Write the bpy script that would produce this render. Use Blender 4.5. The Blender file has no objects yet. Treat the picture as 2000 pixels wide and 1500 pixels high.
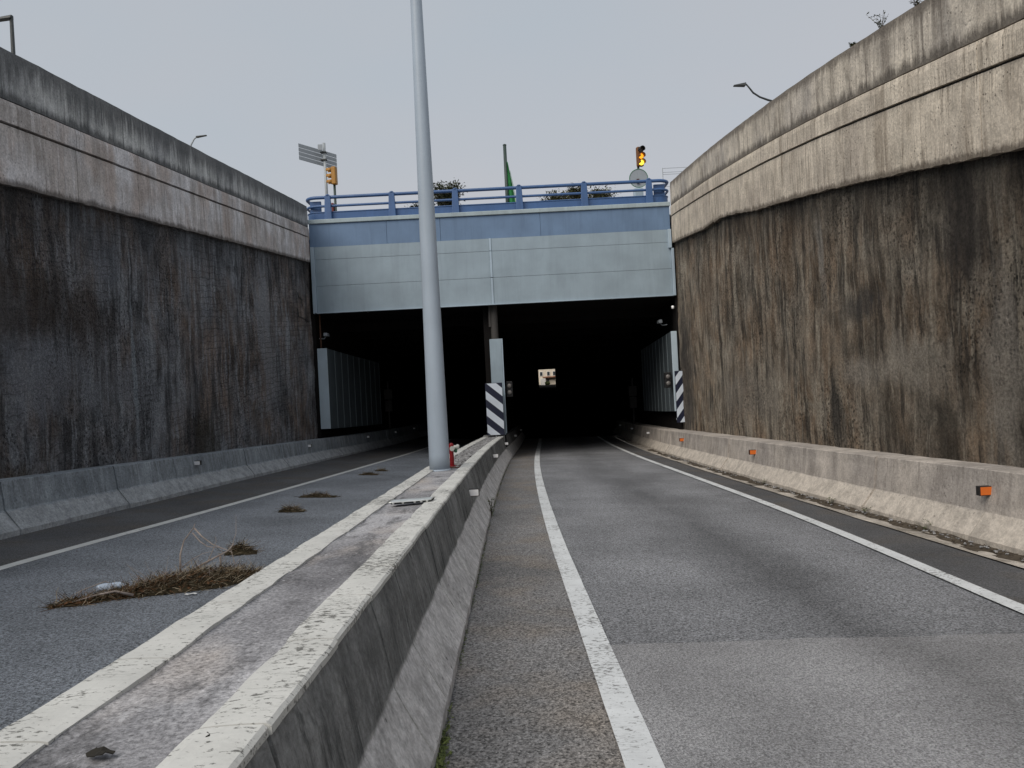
import bpy, bmesh, math, random
from mathutils import Vector, noise
random.seed(11)
R = math.radians
scene = bpy.context.scene
COL = scene.collection

# ------------------------------------------------------------------ camera
cam_d = bpy.data.cameras.new('camera'); cam = bpy.data.objects.new('camera', cam_d); COL.objects.link(cam)
cam_d.sensor_width = 36; cam_d.lens = 36 * 1505 / 2000; cam_d.clip_end = 3000; cam_d.clip_start = 0.05
cam.location = (0, 0, 1.6)
from mathutils import Matrix
cam.rotation_euler = (Matrix.Rotation(R(90), 3, 'X') @ Matrix.Rotation(R(-2.9), 3, 'Z')).to_euler()
scene.camera = cam

# ------------------------------------------------------------------ sky, sun, exposure
SUN_EL, SUN_AZ = 45, 216          # azimuth: clockwise from +Y (behind the camera, to its left)
world = bpy.data.worlds.new('World'); scene.world = world; world.use_nodes = True
wn = world.node_tree; wn.nodes.clear()
wo = wn.nodes.new('ShaderNodeOutputWorld'); wb = wn.nodes.new('ShaderNodeBackground')
sky = wn.nodes.new('ShaderNodeTexSky'); sky.sky_type = 'NISHITA'; sky.sun_disc = False
sky.sun_elevation = R(SUN_EL); sky.sun_rotation = R(SUN_AZ); sky.air_density = 1.0; sky.dust_density = 3.0
mixs = wn.nodes.new('ShaderNodeMix'); mixs.data_type = 'RGBA'; mixs.inputs[0].default_value = 0.87
tcw = wn.nodes.new('ShaderNodeTexCoord'); mpw = wn.nodes.new('ShaderNodeMapping'); mpw.inputs['Scale'].default_value = (1, 1, 2.6)
nzw = wn.nodes.new('ShaderNodeTexNoise'); nzw.inputs['Scale'].default_value = 1.3; nzw.inputs['Detail'].default_value = 3
rpw = wn.nodes.new('ShaderNodeValToRGB')
rpw.color_ramp.elements[0].position = 0.3; rpw.color_ramp.elements[0].color = (3.72, 4.16, 4.55, 1)   # blue-grey overcast
rpw.color_ramp.elements[1].position = 0.72; rpw.color_ramp.elements[1].color = (4.25, 4.26, 4.42, 1)   # thicker, mauve-grey cloud
wn.links.new(tcw.outputs['Generated'], mpw.inputs[0]); wn.links.new(mpw.outputs[0], nzw.inputs[0])
wn.links.new(nzw.outputs[0], rpw.inputs[0])
wn.links.new(sky.outputs[0], mixs.inputs[6]); wn.links.new(rpw.outputs[0], mixs.inputs[7])
wn.links.new(mixs.outputs[2], wb.inputs[0]); wb.inputs[1].default_value = 0.08
wn.links.new(wb.outputs[0], wo.inputs[0])
sun_d = bpy.data.lights.new('sun', 'SUN'); sun = bpy.data.objects.new('sun', sun_d); COL.objects.link(sun)
sun_d.energy = 1.5; sun_d.angle = R(45); sun_d.color = (1.0, 0.93, 0.84)
_d = Vector((math.sin(R(SUN_AZ)) * math.cos(R(SUN_EL)), math.cos(R(SUN_AZ)) * math.cos(R(SUN_EL)), math.sin(R(SUN_EL))))
sun.rotation_euler = (-_d).to_track_quat('-Z', 'Y').to_euler()
vs = scene.view_settings; vs.view_transform = 'Standard'; vs.look = 'None'; vs.exposure = 0.68; vs.gamma = 1.0
vs.use_curve_mapping = False
scene.cycles.max_bounces = 6; scene.cycles.diffuse_bounces = 4; scene.cycles.glossy_bounces = 2

# ------------------------------------------------------------------ the lie of the land
def lerp_tab(tab, y):
    if y <= tab[0][0]: return tab[0][1]
    for (a, va), (b, vb) in zip(tab, tab[1:]):
        if y <= b: return va + (vb - va) * (y - a) / (b - a)
    return tab[-1][1]
def smooth_tab(tab):
    def f(y): return sum(lerp_tab(tab, y + d) for d in (-1.6, -0.8, 0, 0.8, 1.6)) / 5
    return f
def bend(y):                       # the road bends gently right as it goes down
    if y < 10: return 0.0
    if y < 35: return (y - 10) ** 2 / 1000
    return 0.625 + (y - 35) * 0.042
PORTAL = 27.5
B0 = bend(PORTAL)
def prof(y):
    if y <= PORTAL: return -0.038 * y
    if y <= 150: return -0.038 * y + 0.000413 * (y - PORTAL) ** 2
    return 0.4975 + (min(y, 172) - 150) * 0.063
def xm(y): return -1.07 + bend(y)
def zr(x, y):                      # road surface
    k = 0.06 if x < xm(y) else 0.015
    return prof(y) - k * (x - xm(y))
wall_left_top = smooth_tab([(-60, 2.9), (-20, 4.3), (0, 5.75), (11.2, 6.84), (17.7, 7.45), (21.6, 7.8), (27.5, 8.3), (34, 8.75)])
wall_right_top = smooth_tab([(-60, 2.7), (-20, 3.4), (0, 4.65), (8, 5.94), (10, 6.3), (12.7, 6.75), (16.1, 7.25), (21.4, 7.9), (27.5, 8.5), (34, 8.95)])
def xwl(y): return -7.09 + 0.13 * min(max((y - 19) / 8.4, 0), 1)
def xwr(y): return 5.53 + 0.43 * min(max((y - 9) / 18.5, -0.1), 1.0)
def tunnel(y): return bend(y) - B0
def xbr(y): return 5.0 + 0.75 * bend(y) if y < PORTAL else 5.0 + 0.75 * B0 + tunnel(y)
def xbl(y): return -6.55 + 0.75 * bend(y) if y < PORTAL else -6.55 + 0.75 * B0 + tunnel(y)

# ------------------------------------------------------------------ materials
MATS = {}
class NT:
    def __init__(self, name, rough=0.85, spec=0.3):
        self.m = bpy.data.materials.new(name); self.m.use_nodes = True
        self.t = self.m.node_tree; self.b = self.t.nodes['Principled BSDF']
        self.b.inputs['Roughness'].default_value = rough
        self.b.inputs['Specular IOR Level'].default_value = spec
        self._pos = None
        MATS[name] = self.m
    def n(self, t): return self.t.nodes.new(t)
    def link(self, a, b): self.t.links.new(a, b)
    def pos(self, scale=(1, 1, 1), uv=False, loc=(0, 0, 0)):
        if uv: src = self.n('ShaderNodeTexCoord').outputs['UV']
        else: src = self.n('ShaderNodeNewGeometry').outputs['Position']
        m = self.n('ShaderNodeMapping'); m.inputs['Scale'].default_value = scale; m.inputs['Location'].default_value = loc
        self.link(src, m.inputs[0]); return m.outputs[0]
    def noise(self, scale, detail=4, vec=None, rough=0.55, dist=0.0):
        x = self.n('ShaderNodeTexNoise'); x.inputs['Scale'].default_value = scale; x.inputs['Detail'].default_value = detail
        x.inputs['Roughness'].default_value = rough; x.inputs['Distortion'].default_value = dist
        self.link(vec if vec is not None else self.pos(), x.inputs['Vector']); return x.outputs[0]
    def vor(self, scale, vec=None, feature='F1', out=0):
        x = self.n('ShaderNodeTexVoronoi'); x.feature = feature; x.inputs['Scale'].default_value = scale
        self.link(vec if vec is not None else self.pos(), x.inputs['Vector']); return x.outputs[out]
    def ramp(self, fac, a, b, ca=(0, 0, 0), cb=(1, 1, 1), mid=None):
        r = self.n('ShaderNodeValToRGB'); e = r.color_ramp.elements
        e[0].position = a; e[0].color = (*ca, 1); e[1].position = b; e[1].color = (*cb, 1)
        if mid: x = e.new(mid[0]); x.color = (*mid[1], 1)
        self.link(fac, r.inputs[0]); return r.outputs[0]
    def mix(self, f, a, b, mode='MIX'):
        x = self.n('ShaderNodeMix'); x.data_type = 'RGBA'; x.blend_type = mode
        for s, v in ((0, f), (6, a), (7, b)):
            if hasattr(v, 'is_linked'): self.link(v, x.inputs[s])
            elif isinstance(v, (int, float)): x.inputs[s].default_value = v if s == 0 else (v, v, v, 1)
            else: x.inputs[s].default_value = (*v, 1)
        return x.outputs[2]
    def math(self, op, a, b=0.0, clamp=False):
        x = self.n('ShaderNodeMath'); x.operation = op; x.use_clamp = clamp
        for s, v in ((0, a), (1, b)):
            if hasattr(v, 'is_linked'): self.link(v, x.inputs[s])
            else: x.inputs[s].default_value = v
        return x.outputs[0]
    def sep(self, vec, i):
        x = self.n('ShaderNodeSeparateXYZ'); self.link(vec, x.inputs[0]); return x.outputs[i]
    def color(self, c):
        if hasattr(c, 'is_linked'): self.link(c, self.b.inputs['Base Color'])
        else: self.b.inputs['Base Color'].default_value = (*c, 1)
    def bump(self, h, strength=0.5, dist=0.01):
        x = self.n('ShaderNodeBump'); x.inputs['Strength'].default_value = strength; x.inputs['Distance'].default_value = dist
        self.link(h, x.inputs['Height'])
        if self.b.inputs['Normal'].is_linked: self.link(self.b.inputs['Normal'].links[0].from_socket, x.inputs['Normal'])
        self.link(x.outputs[0], self.b.inputs['Normal'])
    def rough(self, r): self.link(r, self.b.inputs['Roughness'])

def mat_plain(name, c, rough=0.6, spec=0.4, var=0.12, metal=0.0, scale=3.0, bump=0.0, emit=None):
    m = NT(name, rough, spec)
    n = m.noise(scale, 5)
    m.color(m.mix(m.ramp(n, 0.3, 0.7), tuple(v * (1 - var) for v in c), tuple(min(1, v * (1 + var)) for v in c)))
    m.b.inputs['Metallic'].default_value = metal
    if bump: m.bump(m.noise(scale * 12, 3), bump, 0.004)
    if emit:
        m.b.inputs['Emission Color'].default_value = (*emit[0], 1); m.b.inputs['Emission Strength'].default_value = emit[1]
    return m.m

def mat_concrete(name, light, dark, stain, streak=0.6, ycell=3.2, boards=0.0, top_stain=0.0, foot=None, pits=0.4, blotch=(0.38, 0.62), warm=None, dust_light=None, mottle=0.7, fine_amt=0.7):
    """weathered cast concrete. uv = metres along, metres below the top."""
    m = NT(name, 0.9, 0.2)
    V = m.sep(m.pos(uv=True), 1)
    c = m.mix(m.ramp(m.noise(0.6, 6, rough=0.6), *blotch), dark, light)
    if warm:
        c = m.mix(m.math('MULTIPLY', m.ramp(m.noise(0.8, 5, m.pos((1, 1, 0.5), loc=(7, 3, 1)), 0.6), 0.5, 0.6), 0.8), c, warm)
    c = m.mix(mottle, c, m.mix(m.ramp(m.noise(3.2, 9, m.pos((1, 1, 0.7), loc=(2, 4, 8)), 0.7), 0.34, 0.66), 0.62, 1.3), 'MULTIPLY')
    # rain streaks, broad then narrow, both broken up
    s1 = m.noise(1.0, 6, m.pos((ycell, ycell, 0.3)), 0.62)
    f = m.math('MULTIPLY', m.math('MULTIPLY', m.ramp(s1, 0.48, 0.62), m.ramp(m.noise(0.9, 5, m.pos(loc=(1, 6, 3))), 0.4, 0.56)), streak)
    c = m.mix(f, c, stain)
    s2 = m.noise(1.0, 7, m.pos((ycell * 5, ycell * 5, 0.55), loc=(6, 2, 2)), 0.68)
    f = m.math('MULTIPLY', m.math('MULTIPLY', m.ramp(s2, 0.52, 0.62), m.ramp(m.noise(1.3, 5, m.pos(loc=(5, 1, 9))), 0.38, 0.58)), min(1, streak * 1.15))
    c = m.mix(f, c, tuple(v * 0.7 for v in stain))
    s3 = m.noise(1.0, 6, m.pos((ycell * 3.4, ycell * 3.4, 0.4), loc=(3, 9, 2)), 0.64)
    c = m.mix(m.math('MULTIPLY', m.ramp(s3, 0.55, 0.68), 0.45), c, tuple(min(1, v * 1.3) for v in light))
    drip = m.noise(1.0, 7, m.pos((6, 6, 0.5), loc=(1, 2, 0)), 0.72)
    if top_stain:
        t = m.math('SUBTRACT', drip, m.math('MULTIPLY', V, 0.42 / top_stain))
        c = m.mix(m.math('MULTIPLY', m.ramp(t, 0.12, 0.36), 0.8), c, tuple(v_ * 0.6 for v_ in stain))
    if foot:
        t = m.math('SUBTRACT', drip, m.math('MULTIPLY', m.math('SUBTRACT', foot[0], V), 0.42 / foot[1]))
        c = m.mix(m.math('MULTIPLY', m.ramp(t, 0.12, 0.36), 0.8), c, tuple(v_ * 0.4 for v_ in stain))
    if dust_light:  # pale lower slope: road dust plus light on the upturned face, as colour
        dv = m.math('ADD', V, m.math('MULTIPLY', m.math('SUBTRACT', m.noise(4.0, 6), 0.5), 0.06))
        dc = m.mix(m.ramp(m.noise(5.0, 7, m.pos(loc=(3, 3, 1)), 0.7), 0.4, 0.62), tuple(v_ * 1.08 for v_ in dust_light[1]), tuple(v_ * 0.66 for v_ in dust_light[1]))
        c = m.mix(m.math('MULTIPLY', m.ramp(dv, dust_light[0], dust_light[0] + 0.03), dust_light[2]), c, dc)
    if boards:
        y = m.sep(m.pos(), 1)
        w = m.math('ADD', m.math('MULTIPLY', y, 8.0), m.math('MULTIPLY', m.noise(1.6, 4, m.pos((1, 1, 0.25))), 1.6))
        ln = m.ramp(m.math('FRACT', w), 0.0, 0.22, (1, 1, 1), (0, 0, 0))
        lm = m.math('MULTIPLY', ln, m.ramp(m.noise(1.4, 5, m.pos(loc=(0, 3, 7))), 0.36, 0.58))
        c = m.mix(m.math('MULTIPLY', lm, boards), c, tuple(v_ * 0.55 for v_ in dark))
        m.bump(m.math('MULTIPLY', lm, -1.0), 0.6, 0.012)
    pit = m.ramp(m.vor(15, m.pos((1, 1, 0.75))), 0.10, 0.17, (1, 1, 1), (0, 0, 0))
    pm = m.math('MULTIPLY', pit, m.ramp(m.noise(1.3, 5, m.pos(loc=(4, 0, 2))), 0.47, 0.56))
    c = m.mix(m.math('MULTIPLY', pm, pits), c, tuple(v_ * 0.25 for v_ in dark))
    fine = m.noise(30, 8, rough=0.75)
    c = m.mix(fine_amt, c, m.mix(m.ramp(fine, 0.32, 0.68), 0.5, 1.42), 'MULTIPLY')
    m.color(c)
    m.bump(m.noise(8, 8, rough=0.72), 0.6, 0.03)
    m.bump(m.math('SUBTRACT', fine, m.math('MULTIPLY', pm, 1.5)), 0.7, 0.012)
    return m.m

mat_concrete('coping_left_parapet', (0.60, 0.60, 0.585), (0.39, 0.395, 0.40), (0.16, 0.165, 0.17), 0.75, 3.4, top_stain=0.6, foot=(0.77, 0.2), pits=0.7)
mat_concrete('coping_left_beam', (0.70, 0.68, 0.69), (0.53, 0.49, 0.47), (0.26, 0.225, 0.20), 0.5, 2.4, blotch=(0.44, 0.56), warm=(0.52, 0.44, 0.40), foot=(2.0, 0.12), pits=0.7)
mat_concrete('coping_right_parapet', (0.68, 0.61, 0.51), (0.46, 0.42, 0.375), (0.21, 0.18, 0.15), 0.7, 3.2, boards=0.5, top_stain=0.25, foot=(0.83, 0.22), pits=0.9)
mat_concrete('coping_right_beam', (0.70, 0.62, 0.51), (0.53, 0.465, 0.39), (0.26, 0.21, 0.16), 0.6, 3.0, boards=0.75, foot=(2.16, 0.12), pits=0.9)

def mat_rough_wall(name, base, brown, light, black, grid=False, stains=()):
    m = NT(name, 0.95, 0.15)
    V = m.sep(m.pos(uv=True), 1)
    c = m.mix(m.ramp(m.noise(0.5, 6, rough=0.6), 0.4, 0.6), base, brown)
    c = m.mix(0.8, c, m.mix(m.ramp(m.noise(2.2, 9, m.pos((1, 1, 0.6), loc=(2, 4, 8)), 0.7), 0.36, 0.64), 0.36, 1.62), 'MULTIPLY')
    # pale runs of lime, in places only
    s1 = m.noise(1.0, 7, m.pos((2.6, 2.6, 0.5)), 0.66)
    f = m.math('MULTIPLY', m.ramp(s1, 0.5, 0.64), m.ramp(m.noise(0.45, 4, m.pos(loc=(4, 4, 1))), 0.38, 0.55))
    c = m.mix(m.math('MULTIPLY', f, 0.85), c, light)
    lime = m.math('MULTIPLY', m.ramp(m.noise(0.55, 6, m.pos((1, 1, 1.5), loc=(2, 8, 5)), 0.62), 0.52, 0.62), m.ramp(m.noise(5, 7, m.pos((1, 1, 0.6)), 0.7), 0.42, 0.58))
    c = m.mix(m.math('MULTIPLY', lime, 0.7), c, tuple(v * 1.12 for v in light))
    # black wet streaks and large dark fields
    s2 = m.noise(1.0, 7, m.pos((3.8, 3.8, 0.5), loc=(4, 4, 4)), 0.68)
    f = m.math('MULTIPLY', m.ramp(s2, 0.5, 0.585), m.ramp(m.noise(0.7, 5, m.pos(loc=(8, 2, 2))), 0.34, 0.52))
    c = m.mix(m.math('MULTIPLY', f, 0.78), c, black)
    s4 = m.noise(1.0, 6, m.pos((9, 9, 0.7), loc=(7, 7, 1)), 0.66)
    c = m.mix(m.math('MULTIPLY', m.ramp(s4, 0.53, 0.62), 0.55), c, tuple(v * 1.15 for v in light))
    s3 = m.noise(1.0, 7, m.pos((0.8, 0.8, 0.6), loc=(9, 1, 3)), 0.66)
    c = m.mix(m.math('MULTIPLY', m.ramp(s3, 0.52, 0.66), 0.5), c, tuple(v * 0.9 for v in black))
    # honeycombed, pitted fields
    field = m.ramp(m.noise(0.55, 5, m.pos((1, 1, 0.8), loc=(5, 5, 9))), 0.44, 0.58)
    pit = m.ramp(m.vor(11, m.pos((1, 1, 0.85))), 0.14, 0.28, (1, 1, 1), (0, 0, 0))
    pit2 = m.ramp(m.noise(17, 7, rough=0.72), 0.54, 0.62)
    pm = m.math('MULTIPLY', m.math('MAXIMUM', pit, pit2), field)
    c = m.mix(m.math('MULTIPLY', pm, 0.6), c, tuple(v * 0.5 for v in black))
    # stains that have a place and shape of their own
    P = m.pos(); py, pz = m.sep(P, 1), m.sep(P, 2)
    wob = m.math('MULTIPLY', m.math('SUBTRACT', m.noise(1.0, 7, m.pos((2.2, 2.2, 0.8), loc=(3, 1, 6)), 0.68), 0.5), 2.6)
    for (cy, cz, ry, rz, col, amt) in stains:
        a = m.math('POWER', m.math('MULTIPLY', m.math('SUBTRACT', py, cy), 1 / ry), 2.0)
        b = m.math('POWER', m.math('MULTIPLY', m.math('SUBTRACT', pz, cz), 1 / rz), 2.0)
        d = m.math('ADD', m.math('SQRT', m.math('ADD', a, b)), wob)
        c = m.mix(m.math('MULTIPLY', m.ramp(d, 0.45, 1.15, (1, 1, 1), (0, 0, 0)), amt), c, col)
    c = m.mix(m.math('MULTIPLY', pm, 0.35), c, tuple(v * 0.5 for v in black))
    drip = m.math('SUBTRACT', m.noise(1.0, 7, m.pos((5, 5, 0.4), loc=(1, 2, 0)), 0.7), m.math('MULTIPLY', V, 0.34))
    c = m.mix(m.math('MULTIPLY', m.ramp(drip, 0.14, 0.42), 0.65), c, tuple(x * 0.6 for x in black))
    if grid:
        br = m.n('ShaderNodeTexBrick'); uvv = m.pos((1, 1, 1), uv=True)
        wob = m.n('ShaderNodeVectorMath'); wob.operation = 'ADD'
        nz = m.n('ShaderNodeTexNoise'); nz.inputs['Scale'].default_value = 3.0; m.link(m.pos(), nz.inputs[0])
        sc_ = m.n('ShaderNodeVectorMath'); sc_.operation = 'SCALE'; sc_.inputs[3].default_value = 0.16
        m.link(nz.outputs[1], sc_.inputs[0]); m.link(uvv, wob.inputs[0]); m.link(sc_.outputs[0], wob.inputs[1])
        m.link(wob.outputs[0], br.inputs['Vector'])
        br.inputs['Scale'].default_value = 3.6; br.inputs['Mortar Size'].default_value = 0.04; br.inputs['Mortar Smooth'].default_value = 1
        br.offset = 0.0; br.inputs['Brick Width'].default_value = 0.75; br.inputs['Row Height'].default_value = 0.55
        gm = m.math('MULTIPLY', br.outputs['Fac'], m.ramp(m.noise(0.6, 5, m.pos(loc=(3, 3, 3))), 0.42, 0.58))
        c = m.mix(m.math('MULTIPLY', gm, 0.6), c, black)
        m.bump(m.math('MULTIPLY', gm, -1.0), 0.8, 0.02)
    fine = m.noise(24, 8, rough=0.78)
    c = m.mix(0.8, c, m.mix(m.ramp(fine, 0.32, 0.68), 0.32, 1.65), 'MULTIPLY')
    m.color(c)
    m.bump(m.noise(6, 8, rough=0.72), 0.9, 0.07)
    m.bump(m.math('SUBTRACT', fine, m.math('MULTIPLY', pm, 1.3)), 0.9, 0.03)
    return m.m
mat_rough_wall('rough_wall_left', (0.245, 0.257, 0.28), (0.245, 0.195, 0.168), (0.40, 0.42, 0.455), (0.075, 0.075, 0.08), grid=True, stains=[
    (11.9, 2.1, 1.6, 0.8, (0.33, 0.345, 0.385), 0.7), (14.2, 1.9, 1.2, 0.5, (0.29, 0.30, 0.33), 0.6), (14.72, 1.9, 0.09, 1.6, (0.42, 0.47, 0.52), 0.7),
    (22.5, 3.6, 0.9, 2.4, (0.34, 0.35, 0.375), 0.7), (11.3, 3.2, 1.8, 0.7, (0.085, 0.066, 0.055), 0.7), (13.3, 3.1, 0.9, 0.8, (0.10, 0.078, 0.066), 0.6),
    (18.0, 0.6, 0.9, 0.7, (0.075, 0.062, 0.045), 0.7), (13.7, 4.2, 0.8, 0.7, (0.26, 0.28, 0.32), 0.6), (10.8, 0.4, 1.2, 0.4, (0.17, 0.13, 0.09), 0.6)])
mat_rough_wall('rough_wall_right', (0.28, 0.245, 0.20), (0.275, 0.205, 0.145), (0.46, 0.41, 0.335), (0.05, 0.045, 0.04), stains=[
    (10.8, 1.6, 1.3, 0.5, (0.44, 0.395, 0.335), 0.75), (12.7, 1.5, 1.0, 0.3, (0.42, 0.38, 0.33), 0.6), (8.8, 1.2, 0.45, 1.5, (0.42, 0.38, 0.33), 0.75),
    (9.4, 3.2, 0.6, 0.9, (0.055, 0.05, 0.048), 0.8), (12.5, 2.6, 0.8, 0.3, (0.075, 0.072, 0.07), 0.7), (13.6, 0.7, 0.4, 0.9, (0.06, 0.055, 0.05), 0.75),
    (10.1, 0.5, 0.4, 0.8, (0.06, 0.052, 0.042), 0.7), (11.6, 0.8, 0.45, 0.6, (0.07, 0.06, 0.048), 0.6), (26.8, 1.2, 1.6, 3.4, (0.075, 0.072, 0.072), 0.7),
    (15.7, 3.9, 0.5, 1.4, (0.22, 0.15, 0.095), 0.5), (14.05, 3.6, 0.22, 0.9, (0.36, 0.34, 0.31), 0.7), (19.5, 1.0, 3.0, 0.8, (0.28, 0.25, 0.215), 0.5), (23, 4.0, 1.2, 1.5, (0.20, 0.145, 0.10), 0.45)])

mat_concrete('barrier_left', (0.34, 0.375, 0.41), (0.25, 0.28, 0.31), (0.13, 0.14, 0.15), 0.6, 2.4, pits=0.4, dust_light=(0.395, (0.44, 0.46, 0.48), 0.85))
mat_concrete('barrier_right', (0.50, 0.455, 0.41), (0.37, 0.34, 0.315), (0.24, 0.215, 0.195), 0.38, 1.6, pits=0.4, dust_light=(0.46, (0.60, 0.545, 0.475), 0.75), mottle=0.75, fine_amt=0.5)
mat_concrete('barrier_median', (0.30, 0.305, 0.305), (0.19, 0.195, 0.195), (0.075, 0.08, 0.08), 0.9, 4.0, pits=0.8, dust_light=(0.41, (0.72, 0.71, 0.715), 0.94), mottle=0.9)
mat_concrete('gutter_concrete', (0.56, 0.52, 0.47), (0.36, 0.33, 0.29), (0.16, 0.14, 0.115), 0.6, 3.0, pits=0.6, mottle=1.0)

def mat_asphalt(name, c, speck=0.5, warm=0.0, size=90, wear=None, patch=0.25):
    m = NT(name, 0.82, 0.35)
    base = m.mix(m.ramp(m.noise(0.7, 4), 0.3, 0.7), tuple(v * (1 - patch) for v in c), tuple(v * (1 + patch) for v in c))
    if warm:
        base = m.mix(m.ramp(m.noise(1.3, 3, m.pos(loc=(4, 1, 0))), 0.45, 0.7), base, (c[0] * 1.12, c[1] * 1.0, c[2] * 0.86))
    if wear:
        u = m.sep(m.pos(uv=True), 0)
        u = m.math('ADD', u, m.math('MULTIPLY', m.math('SUBTRACT', m.noise(0.35, 3), 0.5), 0.5))
        for (cx, wd, amt) in wear:
            d = m.math('ABSOLUTE', m.math('SUBTRACT', u, cx))
            f = m.math('MULTIPLY', m.ramp(d, 0.0, wd, (1, 1, 1), (0, 0, 0)), abs(amt))
            f = m.math('MULTIPLY', f, m.ramp(m.noise(0.8, 3, m.pos((1, 0.25, 1), loc=(8, 0, 0))), 0.3, 0.6))
            base = m.mix(f, base, tuple(v * (0.45 if amt > 0 else 1.6) for v in c))
    cell = m.vor(size, out=1)
    g = m.n('ShaderNodeRGBToBW'); m.link(cell, g.inputs[0])
    g2 = m.noise(size * 0.55, 4, rough=0.7)
    sp = m.math('ADD', m.math('MULTIPLY', g.outputs[0], 0.5), m.math('MULTIPLY', m.ramp(g2, 0.3, 0.7), 0.5))
    base = m.mix(speck, base, m.mix(m.ramp(sp, 0.26, 0.76), 0.1, 2.05), 'MULTIPLY')
    m.color(base)
    m.bump(m.vor(size), 0.9, 0.008)
    m.bump(m.noise(3, 5), 0.25, 0.01)
    m.rough(m.ramp(sp, 0.0, 1.0, (0.95,) * 3, (0.68,) * 3))
    return m.m
mat_asphalt('asphalt_right_lane', (0.19, 0.196, 0.21), 0.72, 0.0, 92, wear=[(2.35, 0.65, 0.7), (1.35, 0.5, -0.3), (3.3, 0.5, -0.25)])
mat_asphalt('asphalt_patch', (0.275, 0.277, 0.288), 0.5, 0.0, 125, wear=[(2.45, 0.6, 0.55), (3.3, 0.4, -0.3)])
mat_asphalt('asphalt_inner', (0.185, 0.183, 0.185), 0.78, 0.22, 88)
mat_asphalt('asphalt_tunnel_shade', (0.02, 0.02, 0.02), 0.3, 0.0, 60)  # darkness deep in the tunnel, put into the road colour
MATS['asphalt_tunnel_shade'].node_tree.nodes['Principled BSDF'].inputs['Specular IOR Level'].default_value = 0.0
mat_asphalt('asphalt_left_lane', (0.17, 0.187, 0.212), 0.72, 0.0, 95, wear=[(-2.4, 0.5, 0.35), (-4.4, 0.7, -0.3)])
mat_asphalt('asphalt_shoulder', (0.092, 0.094, 0.10), 0.5, 0.1, 110)

def mat_paint(name, paint, under, wearlo, wearhi, cracks=True, size=1.0):
    m = NT(name, 0.75, 0.35)
    p = m.mix(m.ramp(m.noise(5, 5), 0.3, 0.75), tuple(v * 0.82 for v in paint), paint)
    dirt = m.ramp(m.noise(1.2, 4, m.pos(loc=(3, 0, 0))), 0.45, 0.75)
    p = m.mix(m.math('MULTIPLY', dirt, 0.25), p, tuple(v * 0.7 for v in paint))
    chips = m.noise(16 * size, 6, m.pos((0.7, 1.25, 1)), 0.72)
    chips = m.math('ADD', chips, m.math('MULTIPLY', m.math('SUBTRACT', m.noise(0.8 * size, 4), 0.5), 0.42))
    f = m.ramp(chips, wearlo, wearhi)
    c = m.mix(f, p, under)
    if cracks:
        cr = m.noise(1.0, 5, m.pos((2.2, 17, 1)), 0.6)
        l = m.math('ABSOLUTE', m.math('SUBTRACT', cr, 0.5))
        lf = m.math('MULTIPLY', m.ramp(l, 0.0, 0.012, (1, 1, 1), (0, 0, 0)), m.ramp(m.noise(2.3, 3), 0.48, 0.6))
        c = m.mix(m.math('MULTIPLY', lf, 0.65), c, under)
    m.color(m.mix(0.25, c, m.mix(m.noise(60, 4, rough=0.7), 0.6, 1.35), 'MULTIPLY'))
    m.bump(f, -0.5, 0.004); m.bump(m.noise(45, 4), 0.35, 0.004)
    return m.m
mat_paint('line_paint', (0.70, 0.73, 0.75), (0.17, 0.17, 0.17), 0.565, 0.62, True, 2.2)
mat_paint('line_paint_left', (0.60, 0.62, 0.62), (0.17, 0.17, 0.175), 0.63, 0.72, False)
mat_paint('cap_paint', (0.66, 0.665, 0.64), (0.15, 0.15, 0.14), 0.555, 0.605, True, 2.4)

m = NT('median_fill', 0.92, 0.2)
c = m.mix(m.ramp(m.noise(1.1, 5), 0.35, 0.65), (0.17, 0.17, 0.182), (0.42, 0.42, 0.44))
c = m.mix(m.math('MULTIPLY', m.ramp(m.noise(0.8, 4, m.pos((1.4, 0.8, 1), loc=(6, 2, 0))), 0.52, 0.68), 0.7), c, (0.48, 0.43, 0.39))
c = m.mix(m.math('MULTIPLY', m.ramp(m.noise(2.1, 6, m.pos((2, 0.7, 1), loc=(1, 7, 0)), 0.7), 0.50, 0.62), 0.75), c, (0.10, 0.10, 0.105))
sp = m.noise(55, 7, rough=0.78)
c = m.mix(0.9, c, m.mix(m.ramp(sp, 0.34, 0.66), 0.3, 1.7), 'MULTIPLY')
c = m.mix(m.ramp(m.noise(22, 5, m.pos((1, 0.5, 1)), 0.7), 0.62, 0.7), c, (0.5, 0.5, 0.52))
m.color(c); m.bump(sp, 0.6, 0.008); m.bump(m.noise(12, 6, rough=0.7), 0.5, 0.015)

# painted metal and others
def mat_metal_paint(name, c, rough=0.5, streak=0.25, var=0.1):
    m = NT(name, rough, 0.45)
    b = m.mix(m.ramp(m.noise(1.3, 5), 0.3, 0.7), tuple(v * (1 - var) for v in c), tuple(v * (1 + var) for v in c))
    s = m.noise(1.0, 5, m.pos((7, 7, 0.5)), 0.65)
    b = m.mix(m.math('MULTIPLY', m.ramp(s, 0.5, 0.75), streak), b, tuple(v * 0.55 for v in c))
    s = m.noise(1.0, 4, m.pos((3, 3, 0.4), loc=(5, 5, 5)), 0.6)
    b = m.mix(m.math('MULTIPLY', m.ramp(s, 0.55, 0.75), streak), b, tuple(min(1, v * 1.4) for v in c))
    m.color(b); m.bump(m.noise(14, 4), 0.08, 0.01)
    return m.m
mat_metal_paint('panel_grey', (0.275, 0.345, 0.40), 0.5, 0.22)
mat_metal_paint('panel_trim', (0.36, 0.45, 0.53), 0.45, 0.12)
mat_metal_paint('blue_beam', (0.13, 0.205, 0.325), 0.6, 0.35)
mat_metal_paint('lip_concrete', (0.35, 0.42, 0.45), 0.85, 0.35)
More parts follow.
